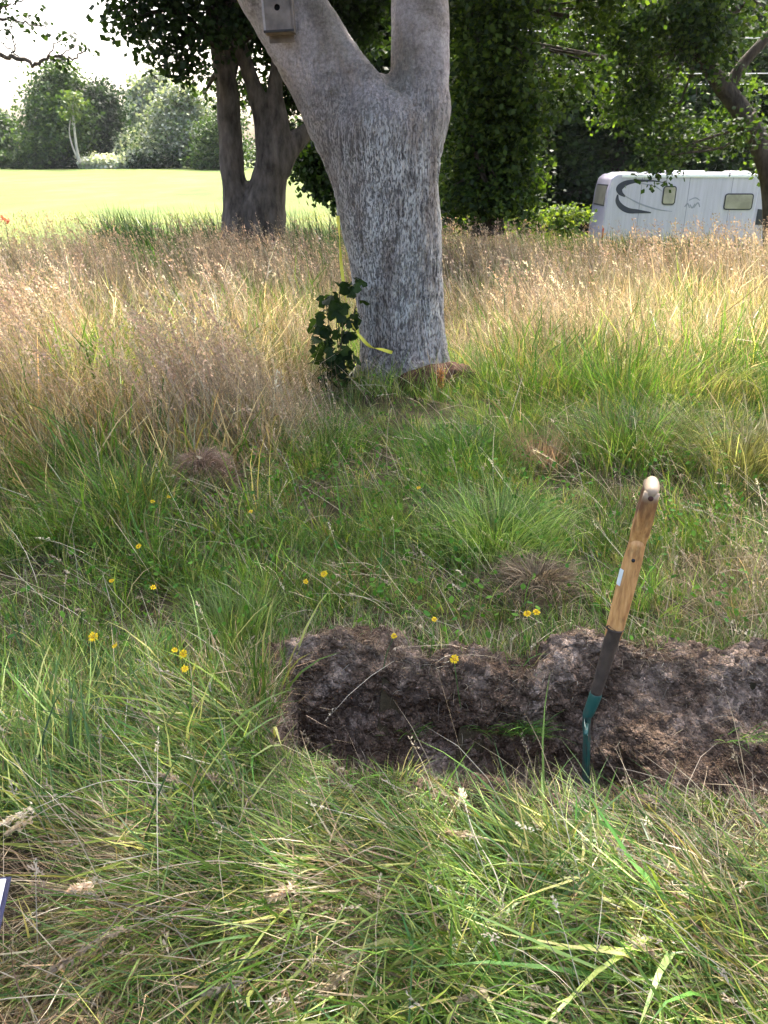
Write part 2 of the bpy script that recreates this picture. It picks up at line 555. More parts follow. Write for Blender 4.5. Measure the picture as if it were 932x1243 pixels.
def clods():
    mes = [hull_rock(s) for s in range(8)]
    nv, nu = TRV.shape[:2]
    for k in range(150):
        a = int(rng.uniform(.16, .66) * nv); b = int(rng.uniform(.05, .66) * nu)
        o = link('soil_clod', random.choice(mes), None, TR)
        sz = rng.uniform(.008, .019) * (1.5 if k < 20 else 1)
        o.location = Vector(TRV[a, b] + TRN[a, b] * sz * .25)
        o.scale = (sz, sz * rng.uniform(.7, 1), sz * rng.uniform(.6, .9))
        o.rotation_euler = tuple(rng.uniform(0, 6, 3))
    # uncountable fine crumbs
    mb = MB()
    base = [np.array([v.co for v in m.vertices]) for m in mes]
    tri = []
    for m in mes:
        tri.append(np.array([list(p.vertices) for p in m.polygons]))
    for k in range(1900):
        a = int(rng.uniform(.12, .72) * nv); b = int(rng.uniform(.03, .72) * nu)
        j = rng.integers(8); sz = rng.uniform(.002, .0065)
        ang = rng.uniform(0, 6); c, s_ = math.cos(ang), math.sin(ang)
        R = np.array([[c, -s_, 0], [s_, c, 0], [0, 0, 1]])
        mb.add(base[j] @ R.T * sz + TRV[a, b] + TRN[a, b] * sz * .2, tri[j])
    o = mb.obj('soil_crumbs', M['clod'], TR)
    o['kind'] = 'stuff'
clods()

# ------------------------------------------------------------------ ribbons: grass, stems, roots
def ribbons(root, az, length, lean, bend, width, nseg, c0, c1, roll=None, drift=0.0, floor=.004, taper=1.6, zoff=None, free=False):
    N = len(root)
    if N == 0: return np.zeros((0, 3)), np.zeros((0, 3), int), np.zeros((0, 3)), None, None
    az = np.broadcast_to(az, (N,)).astype(float); length = np.broadcast_to(length, (N,)); lean = np.broadcast_to(lean, (N,)); bend = np.broadcast_to(bend, (N,))
    width = np.broadcast_to(width, (N,))
    drift = np.broadcast_to(drift, (N,))
    roll = rng.uniform(-1.2, 1.2, N) if roll is None else np.broadcast_to(roll, (N,))
    pos = root.copy(); out = []; cols = []
    lift = rng.uniform(.002, .035, N) if zoff is None else zoff
    d = None
    for k in range(nseg + 1):
        t = k / nseg
        th = lean + bend * t ** 1.4
        a = az + drift * t
        d = np.stack([np.cos(a) * np.sin(th), np.sin(a) * np.sin(th), np.cos(th)], 1)
        side = np.stack([-np.sin(a), np.cos(a), np.zeros(N)], 1)
        up = np.cross(d, side)
        sd = side * np.cos(roll)[:, None] + up * np.sin(roll)[:, None]
        w = (width * (1 - t ** taper) * (.65 + .35 * min(1, t * 4)))[:, None] * .5
        c = c0 + (c1 - c0) * t
        if k < nseg:
            out.append(pos - sd * w); out.append(pos + sd * w); cols += [c, c]
        else:
            out.append(pos); cols.append(c)
        if k < nseg:
            pos = pos + d * (length / nseg)[:, None]
            if not free:
                g = base_h(pos[:, 0], pos[:, 1]) + floor + lift * min(1, (k + 1) / nseg * 2)
                g = np.where(in_trench(pos[:, 0], pos[:, 1]), pos[:, 2], g)
                pos[:, 2] = np.maximum(pos[:, 2], g)
    V = np.stack(out, 1)        # N, 2*nseg+1, 3
    C = np.stack([np.broadcast_to(c, (N, 3)) for c in cols], 1)
    m = 2 * nseg + 1
    tri = []
    for k in range(nseg - 1):
        a = 2 * k
        tri += [[a, a + 1, a + 3], [a, a + 3, a + 2]]
    a = 2 * (nseg - 1); tri.append([a, a + 1, a + 2])
    tri = np.array(tri)
    T = (tri[None] + (np.arange(N) * m)[:, None, None]).reshape(-1, 3)
    return V.reshape(-1, 3), T, C.reshape(-1, 3), pos, d

def wedge(n, y0, y1, power=1.0, margin=.35, xr=None):
    """points spread over the visible wedge between distances y0 and y1"""
    y = (y0 ** power + (y1 ** power - y0 ** power) * rng.random(n)) ** (1 / power)
    hw = (y * CP + EYE * SP) * .485 + margin
    x = rng.uniform(-1, 1, n) * hw
    if xr is not None:
        k = (x > xr[0]) & (x < xr[1]); x, y = x[k], y[k]
    return x, y

def on_ground(x, y, dz=-.01):
    return np.stack([x, y, base_h(x, y) + dz], 1)

def pick(cols, n, p=None, var=.38):
    c = np.array(cols)
    return c[rng.choice(len(c), n, p=p)] * np.exp(rng.normal(0, var, (n, 1)))

GREEN = [(.045, .105, .012), (.065, .145, .018), (.10, .19, .03), (.05, .13, .025), (.15, .24, .05), (.085, .155, .024)]
LIGHT = [(.24, .32, .08), (.30, .37, .12), (.19, .29, .10), (.35, .36, .14)]
OLIVE = [(.13, .13, .05), (.17, .155, .065), (.11, .10, .04)]
STRAW = [(.29, .245, .17), (.37, .325, .24), (.25, .205, .145), (.46, .42, .33), (.31, .255, .19)]
DEAD = [(.15, .11, .07), (.22, .17, .11), (.11, .08, .055), (.29, .235, .155)]
PINK = [(.29, .215, .175), (.35, .275, .225), (.25, .185, .15), (.41, .34, .28)]

# how dry / tall the meadow is at a place (x, y on the ground)
def dryness(x, y):
    n = fbm(x / .7, y / .7, seed=61, oct=3)
    left = sst(.1, -1.1, x) * sst(2.9, 5.0, y) * .85
    right = sst(-.6, 1.0, x) * sst(6.2, 8.0, y) * .72
    back = sst(7.6, 9.5, y) * .85
    d = np.maximum(np.maximum(left, right), back) + .12
    edge = sst(.75, 1.4, x) * sst(4.6, 3.2, y) * sst(2.2, 2.6, y) * .42
    return np.clip(d + edge + .28 * n, .04, .96)

def tallness(x, y):
    n = fbm(x / 1.1, y / 1.1, seed=71, oct=3)
    left = sst(-.1, -1.3, x) * sst(3.0, 5.2, y) * .42
    right = sst(.6, 1.6, x) * sst(5, 7.2, y) * .22
    back = sst(7.2, 10.5, y) * .40
    t = np.maximum(np.maximum(left, right), back) + .17
    # short in front of the big trunk
    t = t * (1 - .35 * np.exp(-((x - .15) / .85) ** 2 - ((y - 5.4) / 1.0) ** 2))
    return np.clip(t * (1 + .35 * n), .07, .8)

def clear(x, y, pad=.015):
    ok = ~in_trench(x, y, pad)
    ok &= ~((np.abs(x - (TX0 + TX1) / 2) < (TX1 - TX0) / 2 + .02) & (y > ynear(x) - .02) & (y < yfar(x) + .10 + .05 * vn(x * 14, y * 14, seed=9)))
    ok &= ((x - TREE[0]) ** 2 + (y - 6.4) ** 2) > .36 ** 2
    return ok

# Tufts: a handful of modelled tufts, spread over the meadow (one object of stuff each)
def tuft_mesh(name, n, r, h, w, cols, dry, lean, bend, nseg=5, comb=0.0, flat=False):
    """a tuft round the origin; comb > 0 lays the blades towards +x"""
    k = rng.normal(size=(n, 2)) * r
    root = np.stack([k[:, 0], k[:, 1], np.full(n, -.012)], 1)
    a0 = np.arctan2(k[:, 1], k[:, 0])
    az = np.arctan2(np.sin(a0) * (1 - min(comb, 1)) + rng.normal(0, .25, n), np.cos(a0) * (1 - min(comb, 1)) + comb + rng.normal(0, .25, n)) + rng.normal(0, .3, n)
    isd = rng.random(n) < dry
    c = pick(cols, n, var=.22)
    d = np.where((rng.random(n) < .5)[:, None], pick(STRAW, n, var=.25), pick(DEAD, n, var=.3) * 1.2)
    c = np.where(isd[:, None], d, c)
    L = h * rng.uniform(.4, 1.25, n)
    W_ = w * rng.uniform(.55, 1.3, n) * np.where(isd, .7, 1)
    q = ribbons(root, az, L, np.clip(np.abs(rng.normal(lean, .22, n)), 0, 1.5), rng.normal(bend, .45, n), W_, nseg, c * np.array([1.0, .93, .85]), c * np.array([1.1, 1.12, 1.0]), drift=rng.normal(0, .5, n), free=True)
    V = q[0].copy()
    lim = np.repeat(rng.uniform(.004, .05 if flat else .012, n), 2 * nseg + 1)
    tt = np.tile(np.repeat(np.arange(nseg + 1), 2)[:2 * nseg + 1] / nseg, n)
    V[:, 2] = np.where(tt > .1, np.maximum(V[:, 2], lim * np.minimum(1, tt * 3)), V[:, 2])
    return V, q[1], q[2]

def scatter(name, tufts, pts, rot, scl, idx, tint, label, mat='grass', cat='grass'):
    """rot: rotation matrices (n, 3, 3)"""
    mb = MB()
    for i, (V, T, C) in enumerate(tufts):
        k = np.where(idx == i)[0]; n = len(k)
        if n == 0: continue
        W_ = np.einsum('nij,vj->nvi', rot[k], V) * scl[k][:, None, None] + pts[k][:, None]
        CC = C[None] * tint[k][:, None]
        TT = T[None] + (np.arange(n) * len(V))[:, None, None]
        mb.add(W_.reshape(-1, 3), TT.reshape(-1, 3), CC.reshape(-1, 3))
    return tag(mb.obj(name, M[mat]), label, cat, kind='stuff')

def rz_mat(a):
    c, s_, z, o = np.cos(a), np.sin(a), np.zeros(len(a)), np.ones(len(a))
    return np.stack([np.stack([c, -s_, z], 1), np.stack([s_, c, z], 1), np.stack([z, z, o], 1)], 1)

def tilt_rot(az, ang, spin):
    """spin about z, then lean by ang towards az"""
    ky = np.stack([np.stack([np.cos(ang), 0 * ang, np.sin(ang)], 1), np.stack([0 * ang, 1 + 0 * ang, 0 * ang], 1), np.stack([-np.sin(ang), 0 * ang, np.cos(ang)], 1)], 1)
    return rz_mat(az) @ ky @ rz_mat(spin - az)

HOLES = []      # places kept clear of tufts: (x, y, radius)
def _hole(px, py, r):
    a, b = (px - 466) / FPX, (621.5 - py) / FPX
    d = np.array([a, CP + b * SP, -SP + b * CP]); t = -EYE / d[2]
    HOLES.append((d[0] * t, d[1] * t, r))
for h_ in ((248, 625, .23), (650, 725, .14), (860, 1080, .06), (770, 1050, .05), (500, 1065, .05), (650, 565, .16), (720, 1120, .05), (300, 1010, .06), (-40, 1118, .22)): _hole(*h_)

def keep(x, y):
    ok = clear(x, y)
    for hx, hy, hr in HOLES: ok &= (x - hx) ** 2 + ((y - hy) * .8) ** 2 > hr ** 2
    return ok

def meadow():
    tm = []
    for (nb, seg, wm, rm) in ((22, 4, .95, 1.0), (18, 3, .95, 1.25), (13, 2, .9, 1.9)):      # near, middle, far
        for v in range(6): tm.append(tuft_mesh('tuft', nb, .032 * rm, .24, .0056 * wm, GREEN, .06, .25, .9, seg))                   # +0-5 green
        for v in range(4): tm.append(tuft_mesh('tuft', nb, .036 * rm, .22, .0060 * wm, LIGHT + GREEN[2:5], .10, .35, 1.0, seg))     # +6-9 light green
        for v in range(4): tm.append(tuft_mesh('tuft', nb, .038 * rm, .22, .0050 * wm, OLIVE + GREEN[:3], .40, .45, .9, seg))       # +10-13 mixed
        for v in range(4): tm.append(tuft_mesh('tuft', nb, .042 * rm, .22, .0042 * wm, STRAW + OLIVE, .85, .50, .8, seg))           # +14-17 dry
    P_, R_, S_, I_, C_ = [], [], [], [], []
    for lod, (n, y0, y1, sc) in enumerate(((3900, 1.75, 3.5, 1.0), (6200, 3.3, 6.2, 1.05), (5600, 5.8, 10.5, 1.1))):
        x, y = wedge(n, y0, y1)
        ok = keep(x, y) & (y > ynear(x) - .3); x, y = x[ok], y[ok]
        dens = fbm(x / .38, y / .38, seed=81, oct=3)
        k = rng.random(len(x)) < np.clip(.72 + 1.1 * dens, .10, 1); x, y = x[k], y[k]; N = len(x)
        dr, tl = dryness(x, y), tallness(x, y)
        tus = fbm(x / .45, y / .45, seed=91, oct=2)
        hT = tl * np.exp(rng.normal(0, .28, N)) * (1 + .55 * np.clip(tus, -.6, 1)) * np.where(y < ynear(x) + .1, .32, 1)
        hT = hT * np.where((y < yfar(x) + .3) & (x > TX0) , .7, 1) * lerp(.72, 1, sst(4.5, 6.5, y))
        flow = 2.9 + 2.8 * fbm(x / 1.1, y / 1.1, seed=101, oct=2) + rng.normal(0, .7, N)
        tilt = np.clip(np.abs(rng.normal(.34, .30, N)), 0, 1.05)
        cls = rng.random(N) + .10 * sst(5.2, 4, y) - (dr * .9 + .3 * sst(.4, 1.2, x) * sst(5.8, 7.2, y) + .25 * fbm(x / .3, y / .3, seed=95, oct=2))
        idx = np.where(cls < -.25, rng.integers(14, 18, N), np.where(cls < .06, rng.integers(10, 14, N), np.where(rng.random(N) < .36, rng.integers(6, 10, N), rng.integers(0, 6, N))))
        gt = fbm(x / .7, y / .7, seed=97, oct=2)
        idx = np.where((dr > .4) & (gt > .25) & (rng.random(N) < .7), rng.integers(0, 8, N), idx)
        hT = hT * np.where((idx < 10) & (dr > .4), np.where(gt > .25, .85, .55), np.where((idx < 14) & (dr > .4), .75, 1))
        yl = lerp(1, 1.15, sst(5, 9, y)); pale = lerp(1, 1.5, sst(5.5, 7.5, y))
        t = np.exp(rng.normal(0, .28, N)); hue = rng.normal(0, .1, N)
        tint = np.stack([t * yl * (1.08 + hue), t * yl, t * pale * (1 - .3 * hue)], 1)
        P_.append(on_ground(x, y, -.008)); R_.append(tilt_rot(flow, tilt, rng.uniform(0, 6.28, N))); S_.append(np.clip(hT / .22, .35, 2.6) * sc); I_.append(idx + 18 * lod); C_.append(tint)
    scatter('meadow_grass', tm, np.concatenate(P_), np.concatenate(R_), np.concatenate(S_), np.concatenate(I_), np.concatenate(C_), 'green meadow grass growing between the trench and the big tree')

def trampled():
    tm = []
    for v in range(5): tm.append(tuft_mesh('swathe', 24, .040, .20, .0062, GREEN[1:], .12, 1.0, .5, 4, comb=.9, flat=True))          # 0-4
    for v in range(5): tm.append(tuft_mesh('swathe', 22, .040, .21, .0064, LIGHT + GREEN[2:5], .15, .95, .55, 4, comb=.9, flat=True))  # 5-9
    for v in range(4): tm.append(tuft_mesh('swathe', 26, .045, .20, .0045, OLIVE + GREEN[:4] + STRAW[:2], .45, 1.05, .45, 4, comb=.8, flat=True))         # 10-13
    for v in range(4): tm.append(tuft_mesh('swathe', 30, .045, .15, .0028, DEAD + STRAW[:3] + OLIVE, .8, 1.1, .6, 3, comb=.3, flat=True))      # 14-17
    for v in range(3): tm.append(tuft_mesh('swathe', 16, .030, .16, .0064, LIGHT + GREEN[2:5], .08, .45, .8, 4))                       # 18-20 blades standing up again
    x, y = wedge(3400, .72, 2.35, margin=.4)
    ok = keep(x, y); x, y = x[ok], y[ok]
    ok = (y < ynear(x) + .02) | (x < TX0 - .05); x, y = x[ok], y[ok]; N = len(x)
    flow = math.pi + .25 + 2.6 * fbm(x / .55, y / .55, seed=131, oct=2) + rng.normal(0, .3, N)
    flow = np.where(rng.random(N) < .15, rng.uniform(0, 6.28, N), flow)
    patch = fbm(x / .28, y / .28, seed=141, oct=3) + rng.normal(0, .18, N) + .10 * sst(1.5, .95, y)
    u = rng.random(N)
    idx = np.where(patch > .40, rng.integers(14, 18, N), np.where(patch > .20, rng.integers(10, 14, N), np.where(u < .48, rng.integers(5, 10, N), np.where(u < .60, rng.integers(18, 21, N), rng.integers(0, 5, N)))))
    t = np.exp(rng.normal(0, .26, N)); hue = rng.normal(0, .1, N)
    tint = np.stack([t * (1.08 + hue), t, t * (1 - .3 * hue)], 1)
    sc = np.exp(rng.normal(0, .25, N)) * lerp(1.05, .42, sst(1.48, 1.72, y) * sst(-.45, -.3, x))
    rot = tilt_rot(rng.uniform(0, 6.28, N), np.abs(rng.normal(0, .09, N)), flow)
    scatter('trampled_grass', tm, on_ground(x, y, rng.uniform(-.005, .03, N)), rot, sc, idx, tint, 'trampled flattened green and brown grass in front of the trench')

def grass_object(name, parts, mat, label, cat='grass'):
    mb = MB()
    for p in parts:
        if len(p[0]): mb.add(p[0], p[1], p[2])
    o = mb.obj(name, mat)
    return tag(o, label, cat, kind='stuff')

def thatch(n, y0, y1, power=1.0):
    x, y = wedge(n, y0, y1, power)
    k = clear(x, y, .02); x, y = x[k], y[k]; N = len(x)
    c = np.where((rng.random(N) < .6)[:, None], pick(DEAD, N), pick(OLIVE, N) * .8)
    return ribbons(on_ground(x, y, 0), rng.uniform(0, 6.28, N), rng.uniform(.05, .2, N), rng.uniform(1.1, 1.6, N), rng.normal(0, .4, N),
                   rng.uniform(.0018, .004, N) * np.maximum(1, y / 3), 3, c, c * 1.1, drift=rng.normal(0, .8, N), zoff=rng.uniform(0, .03, N))

meadow()
trampled()
grass_object('dead_thatch', [thatch(11000, .75, 2.4), thatch(9000, 2.3, 5)], M['straw'], 'matted dead brown thatch under the green grass blades')

# tall dry grass with seed heads
def spikelets(tip, d, n, length, width, cols, sz):
    """seed heads: small diamond spikelets round the upper stem"""
    N = len(tip)
    length = np.broadcast_to(length, (N,)); width = np.broadcast_to(width, (N,)); sz = np.broadcast_to(sz, (N,))
    V, T, C = [], [], []
    for k in range(n):
        t = rng.random(N) ** .9
        off = rng.normal(size=(N, 3)) * (width * (1.05 - t) ** .7)[:, None] * .6
        p = tip - d * (length * (1 - t))[:, None] + off
        q = d * 1.0 + rng.normal(size=(N, 3)) * .45; q /= np.linalg.norm(q, axis=1)[:, None]
        s = np.cross(q, rng.normal(size=(N, 3))); s /= np.linalg.norm(s, axis=1)[:, None] + 1e-9
        l = (sz * rng.uniform(.7, 1.4, N))[:, None]
        b = k * N * 4
        V.append(np.stack([p, p + q * l * .45 + s * l * .2, p + q * l, p + q * l * .45 - s * l * .2], 1).reshape(-1, 3))
        i = np.arange(N) * 4 + b
        T.append(np.stack([i, i + 1, i + 2], 1)); T.append(np.stack([i, i + 2, i + 3], 1))
        C.append(np.repeat(cols * rng.uniform(.8, 1.2, (N, 1)), 4, 0))
    return np.concatenate(V), np.concatenate(T), np.concatenate(C)

def head_tuft(n, r, h, w, cols, nspk, hl, nseg=4):
    k = rng.normal(size=(n, 2)) * r
    root = np.stack([k[:, 0], k[:, 1], np.full(n, -.01)], 1)
    c = pick(cols, n, var=.2)
    az = rng.normal(0, .5, n)                     # they lean towards +x, turned by the scatter
    st = ribbons(root, az, h * rng.uniform(.65, 1.2, n), np.abs(rng.normal(.26, .15, n)), np.abs(rng.normal(.32, .22, n)), np.full(n, w), nseg, c * np.array([.72, .78, .6]), c, taper=6, free=True)
    sp = spikelets(st[3], st[4], nspk, rng.uniform(.6, 1.3, n) * hl, rng.uniform(.0035, .009, n) * (w / .002) ** .5, c * np.array([1.25, 1.18, 1.1]), rng.uniform(.008, .014, n) * (w / .002) ** .5)
    g = max(2, n // 3); kk = rng.normal(size=(g, 2)) * r
    bl = ribbons(np.stack([kk[:, 0], kk[:, 1], np.full(g, -.01)], 1), rng.uniform(0, 6.28, g), h * rng.uniform(.3, .7, g), np.abs(rng.normal(.3, .2, g)), np.abs(rng.normal(.9, .4, g)), np.full(g, w * 2.2), 4, pick(OLIVE + STRAW, g), pick(OLIVE + STRAW, g), free=True)
    mb = MB(); mb.add(*st[:3]); mb.add(*sp); mb.add(*bl[:3])
    return np.concatenate(mb.v), np.concatenate(mb.t), np.concatenate(mb.c)

def tall():
    near = [head_tuft(6, .05, .5, .0025, STRAW, 12, .10, 3) for _ in range(4)] + [head_tuft(6, .05, .5, .0025, PINK + STRAW[:2], 13, .12, 3) for _ in range(3)]
    far = [head_tuft(7, .11, .5, .0060, STRAW, 6, .13, 2) for _ in range(4)] + [head_tuft(7, .11, .5, .0060, PINK + STRAW[:2], 6, .14, 2) for _ in range(4)]
    P_, R_, S_, I_, C_ = [], [], [], [], []
    for (n, y0, y1, thr, fr) in ((2300, 2.4, 5.4, .36, 0), (3400, 4.6, 8.8, .36, 0), (3400, 8, 14.8, .28, 1)):
        x, y = wedge(n, y0, y1)
        k = keep(x, y); x, y = x[k], y[k]
        dr = dryness(x, y)
        pch = np.clip(.40 - .10 * sst(.3, 1.2, x) + 1.8 * fbm(x / .9, y / 1.3, seed=157, oct=3), .03, 1)
        k = rng.random(len(x)) < sst(thr - .15, thr + .25, dr) * pch; x, y = x[k], y[k]; N = len(x)
        L = np.clip(tallness(x, y) * 1.3 * np.exp(rng.normal(0, .2, N)) * (1 + .35 * fbm(x / .5, y / .5, seed=159, oct=2)), .16, .85)
        az = math.pi - .15 + .7 * fbm(x / 2.5, y / 2.5, seed=151, oct=2) + rng.normal(0, .3, N)
        pk = (fbm(x / 1.6, y / 1.6, seed=161, oct=2) + .15 > rng.normal(0, .3, N)) & (rng.random(N) < lerp(.85, .35, sst(0, 2.5, x) * sst(12, 8, y)))
        if fr: idx = 7 + np.where(pk, rng.integers(4, 8, N), rng.integers(0, 4, N))
        else: idx = np.where(pk, rng.integers(4, 7, N), rng.integers(0, 4, N))
        t = np.exp(rng.normal(.08, .22, N)) * lerp(1, .72, sst(8.5, 12, y)); hue = rng.normal(0, .05, N) + .04 * sst(8.5, 12, y)
        P_.append(on_ground(x, y, -.005)); S_.append(L / .5); I_.append(idx); C_.append(np.stack([t * (1 + hue), t, t * (1 - hue)], 1))
        R_.append(tilt_rot(rng.uniform(0, 6.28, N), np.abs(rng.normal(0, .14, N)), az))
    scatter('tall_dry_grass', near + far, np.concatenate(P_), np.concatenate(R_), np.concatenate(S_), np.concatenate(I_), np.concatenate(C_), 'tall straw and pinkish seeding grass round the trees', 'straw')
tall()

# green growth under the tall grass and along the far bank
def bank(n, y0, y1, xr=None, h=(.25, .55), cols=GREEN, ws=.012):
    x, y = wedge(n, y0, y1, 1.0, .4, xr); N = len(x)
    k = rng.random(N) < np.clip(.6 + .9 * fbm(x / 1.2, y / 1.2, seed=171, oct=2), .1, 1); x, y = x[k], y[k]; N = len(x)
    c = pick(cols, N)
    return ribbons(on_ground(x, y), 2.8 + rng.normal(0, .9, N), rng.uniform(*h, N), np.abs(rng.normal(.25, .2, N)), np.abs(rng.normal(.5, .4, N)),
                   rng.uniform(ws * .6, ws * 1.3, N), 3, c * .9, c * 1.15)[:3]
YG = [(.22, .22, .09), (.28, .26, .12), (.17, .19, .07), (.32, .28, .15)]
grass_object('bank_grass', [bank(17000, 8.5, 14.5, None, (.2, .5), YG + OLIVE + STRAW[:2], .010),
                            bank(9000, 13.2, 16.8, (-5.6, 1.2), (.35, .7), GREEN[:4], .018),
                            bank(11000, 14.9, 16.8, (-5.2, -.2), (.60, 1.15), [(.018, .042, .008), (.028, .056, .010), (.012, .03, .006)], .022),  # the second tree's shade put into very dark blade colours
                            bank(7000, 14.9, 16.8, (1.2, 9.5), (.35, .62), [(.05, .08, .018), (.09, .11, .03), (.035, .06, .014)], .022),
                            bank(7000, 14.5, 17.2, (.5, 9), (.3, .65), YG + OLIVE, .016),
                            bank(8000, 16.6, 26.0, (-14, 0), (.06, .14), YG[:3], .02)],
             M['grass'], 'rank green and yellow grass along the far bank before the field')

# seeding stalks lying across the trampled sward
def lying_stalks():
    prm = [(330, 1130, 40, 1075), (420, 1060, 85, 1080), (300, 1105, 120, 1140), (240, 945, 0, 1000), (340, 1010, 245, 940), (505, 1020, 330, 1090),
           (660, 1080, 540, 1010), (700, 1165, 790, 1155), (620, 1120, 560, 960), (110, 985, 10, 1010), (180, 1090, 60, 1180), (470, 1180, 390, 1205),
           (870, 1010, 932, 985), (560, 1130, 440, 1080), (250, 1010, 195, 940), (380, 1140, 250, 1205), (690, 1215, 560, 1215)]
    mb = MB(); n = 0
    for (x0, y0, x1, y1) in prm:
        def gp(px, py):
            # intersection of the sight line with the meadow
            a, b = (px - 466) / FPX, (621.5 - py) / FPX
            d = np.array([a, CP + b * SP, -SP + b * CP]); t = -EYE / d[2] * .93
            return d * t + np.array([0, 0, EYE])
        a, b = gp(x0, y0), gp(x1, y1)
        m = (a + b) / 2 + np.array([rng.normal(0, .02), rng.normal(0, .02), .035])
        p = smooth_path([a - [0, 0, .06], a * .75 + b * .25 + [0, 0, .02], m, b], 5)
        c = pick(STRAW, 1)[0]
        V, T = tube(p, np.linspace(.0016, .0009, len(p)), 4)
        mb.add(V, T, c)
        tip = p[-1:]; d = (p[-1] - p[-4])[None]; d /= np.linalg.norm(d)
        V, T, C = spikelets(np.repeat(tip, 1, 0), d, 120, np.array([rng.uniform(.05, .09)]), np.array([.0095]), (c * [1.25, 1.18, 1.1])[None], np.array([.012]))
        mb.add(V, T, C)
    # random finer ones
    x, y = wedge(2600, .8, 6.4, .9); k = clear(x, y, .05); x, y = x[k], y[k]; N = len(x)
    c = pick(STRAW, N)
    st = ribbons(on_ground(x, y), math.pi + rng.normal(0, .8, N), rng.uniform(.18, .5, N), np.clip(rng.normal(.95, .35, N), .2, 1.5), rng.normal(.3, .3, N), np.full(N, .0021) * np.maximum(1, y / 2.6), 4, c * .9, c * 1.15, taper=6, drift=rng.normal(0, .3, N), zoff=rng.uniform(.01, .09, N))
    mb.add(*st[:3])
    k = rng.random(N) < .28
    mb.add(*spikelets(st[3][k], st[4][k], 18, rng.uniform(.03, .07, k.sum()), np.full(k.sum(), .005), c[k] * 1.1, np.full(k.sum(), .009)))
    o = mb.obj('seeding_stalks', M['straw'])
    tag(o, 'pale seeding grass stalks lying across the trampled grass', 'grass', kind='stuff')
lying_stalks()

# roots in the trench wall, grass overhanging the lips
def roots():
    nv, nu = TRV.shape[:2]
    N = 1500
    a = (rng.uniform(.14, .62, N) * nv).astype(int); b = (rng.uniform(.04, .62, N) * nu).astype(int)
    p = TRV[a, b] + TRN[a, b] * .002
    c = np.where((rng.random(N) < .5)[:, None], pick(STRAW, N) * .75, pick(DEAD, N))
    # hang down and out of the face
    r = ribbons(p, -math.pi / 2 + rng.normal(0, 1.1, N), rng.uniform(.015, .075, N), rng.uniform(.6, 2.2, N), rng.uniform(.3, 1.4, N), rng.uniform(.0008, .0017, N), 4, c, c * 1.1, drift=rng.normal(0, .8, N), free=True, taper=4)
    # fibrous mat over the lifted turf
    N2 = 4200
    a = (rng.uniform(.10, .30, N2) * nv).astype(int); b = (rng.uniform(.03, .66, N2) * nu).astype(int)
    k2 = fbm(TRV[a, b][:, 0] / .12, TRV[a, b][:, 1] / .12, seed=401) > -.05; a, b = a[k2], b[k2]; N2 = len(a)
    c2 = np.where((rng.random(N2) < .65)[:, None], pick(DEAD, N2) * .9, pick(STRAW, N2) * .7)
    r2 = ribbons(TRV[a, b] + TRN[a, b] * .003, rng.uniform(0, 6.28, N2), rng.uniform(.01, .04, N2), rng.uniform(.4, 1.6, N2), rng.uniform(.3, 1.4, N2), rng.uniform(.0008, .0018, N2), 3, c2, c2 * 1.1, drift=rng.normal(0, .8, N2), free=True, taper=4)
    r = (np.concatenate([r[0], r2[0]]), np.concatenate([r[1], r2[1] + len(r[0])]), np.concatenate([r[2], r2[2]]))
    o = link('root_fibres', mesh_np('root_fibres', r[0], r[1], r[2]), M['straw'], TR)
    o['kind'] = 'stuff'
    # fringe growing along both lips
    N = 5200
    x = rng.uniform(TX0 - .12, TX1, N); far = rng.random(N) < .5
    y = np.where(far, yfar(x) + rng.uniform(.10, .26, N), ynear(x) - rng.uniform(0.0, .09, N))
    c = np.where((rng.random(N) < .45)[:, None], pick(STRAW, N) * .9, pick(GREEN, N) * 1.2)
    az = np.where(far, math.pi / 2 + rng.normal(0, 1.3, N), math.pi / 2 + rng.normal(.6, 1.4, N))
    r1 = ribbons(on_ground(x, y), az, rng.uniform(.05, .17, N) * np.where(far, 1, .38), np.abs(rng.normal(.45, .35, N)), np.abs(rng.normal(.8, .4, N)), rng.uniform(.0022, .0045, N), 4, c * .9, c * 1.1)
    # left end
    N = 900
    x = TX0 - rng.uniform(.03, .14, N); y = rng.uniform(1.85, 2.55, N)
    c = np.where((rng.random(N) < .4)[:, None], pick(STRAW, N) * .9, pick(GREEN, N) * 1.2)
    r2 = ribbons(on_ground(x, y), rng.normal(0.5, 1.5, N), rng.uniform(.05, .16, N), np.abs(rng.normal(.4, .3, N)), np.abs(rng.normal(.8, .4, N)), rng.uniform(.0025, .0045, N), 4, c * .9, c * 1.1)
    # a few tufts left on the ledges of the trench wall
    parts = [r1, r2]
    for (px, py, Y, n, h) in ((640, 905, 2.16, 130, .10), (500, 900, 2.2, 26, .08), (610, 915, 2.14, 60, .09), (430, 900, 2.1, 12, .16), (935, 880, 2.05, 60, .1)):
        q = P(px, py, Y); k = np.argmin(np.sum((TRV.reshape(-1, 3) - q) ** 2, 1)); q = TRV.reshape(-1, 3)[k]
        c = pick(GREEN, n) * 1.15
        parts.append(ribbons(q + rng.normal(0, 1, (n, 3)) * [.04, .015, .006], rng.uniform(-2.8, 0.2, n), rng.uniform(h * .5, h * 1.2, n), rng.uniform(.5, 1.3, n), rng.uniform(.3, 1.1, n), rng.uniform(.002, .004, n), 4, c, c * 1.2, free=True))
    grass_object('trench_edge_grass', parts, M['grass'], 'grass fringe hanging along the lips of the trench')
roots()

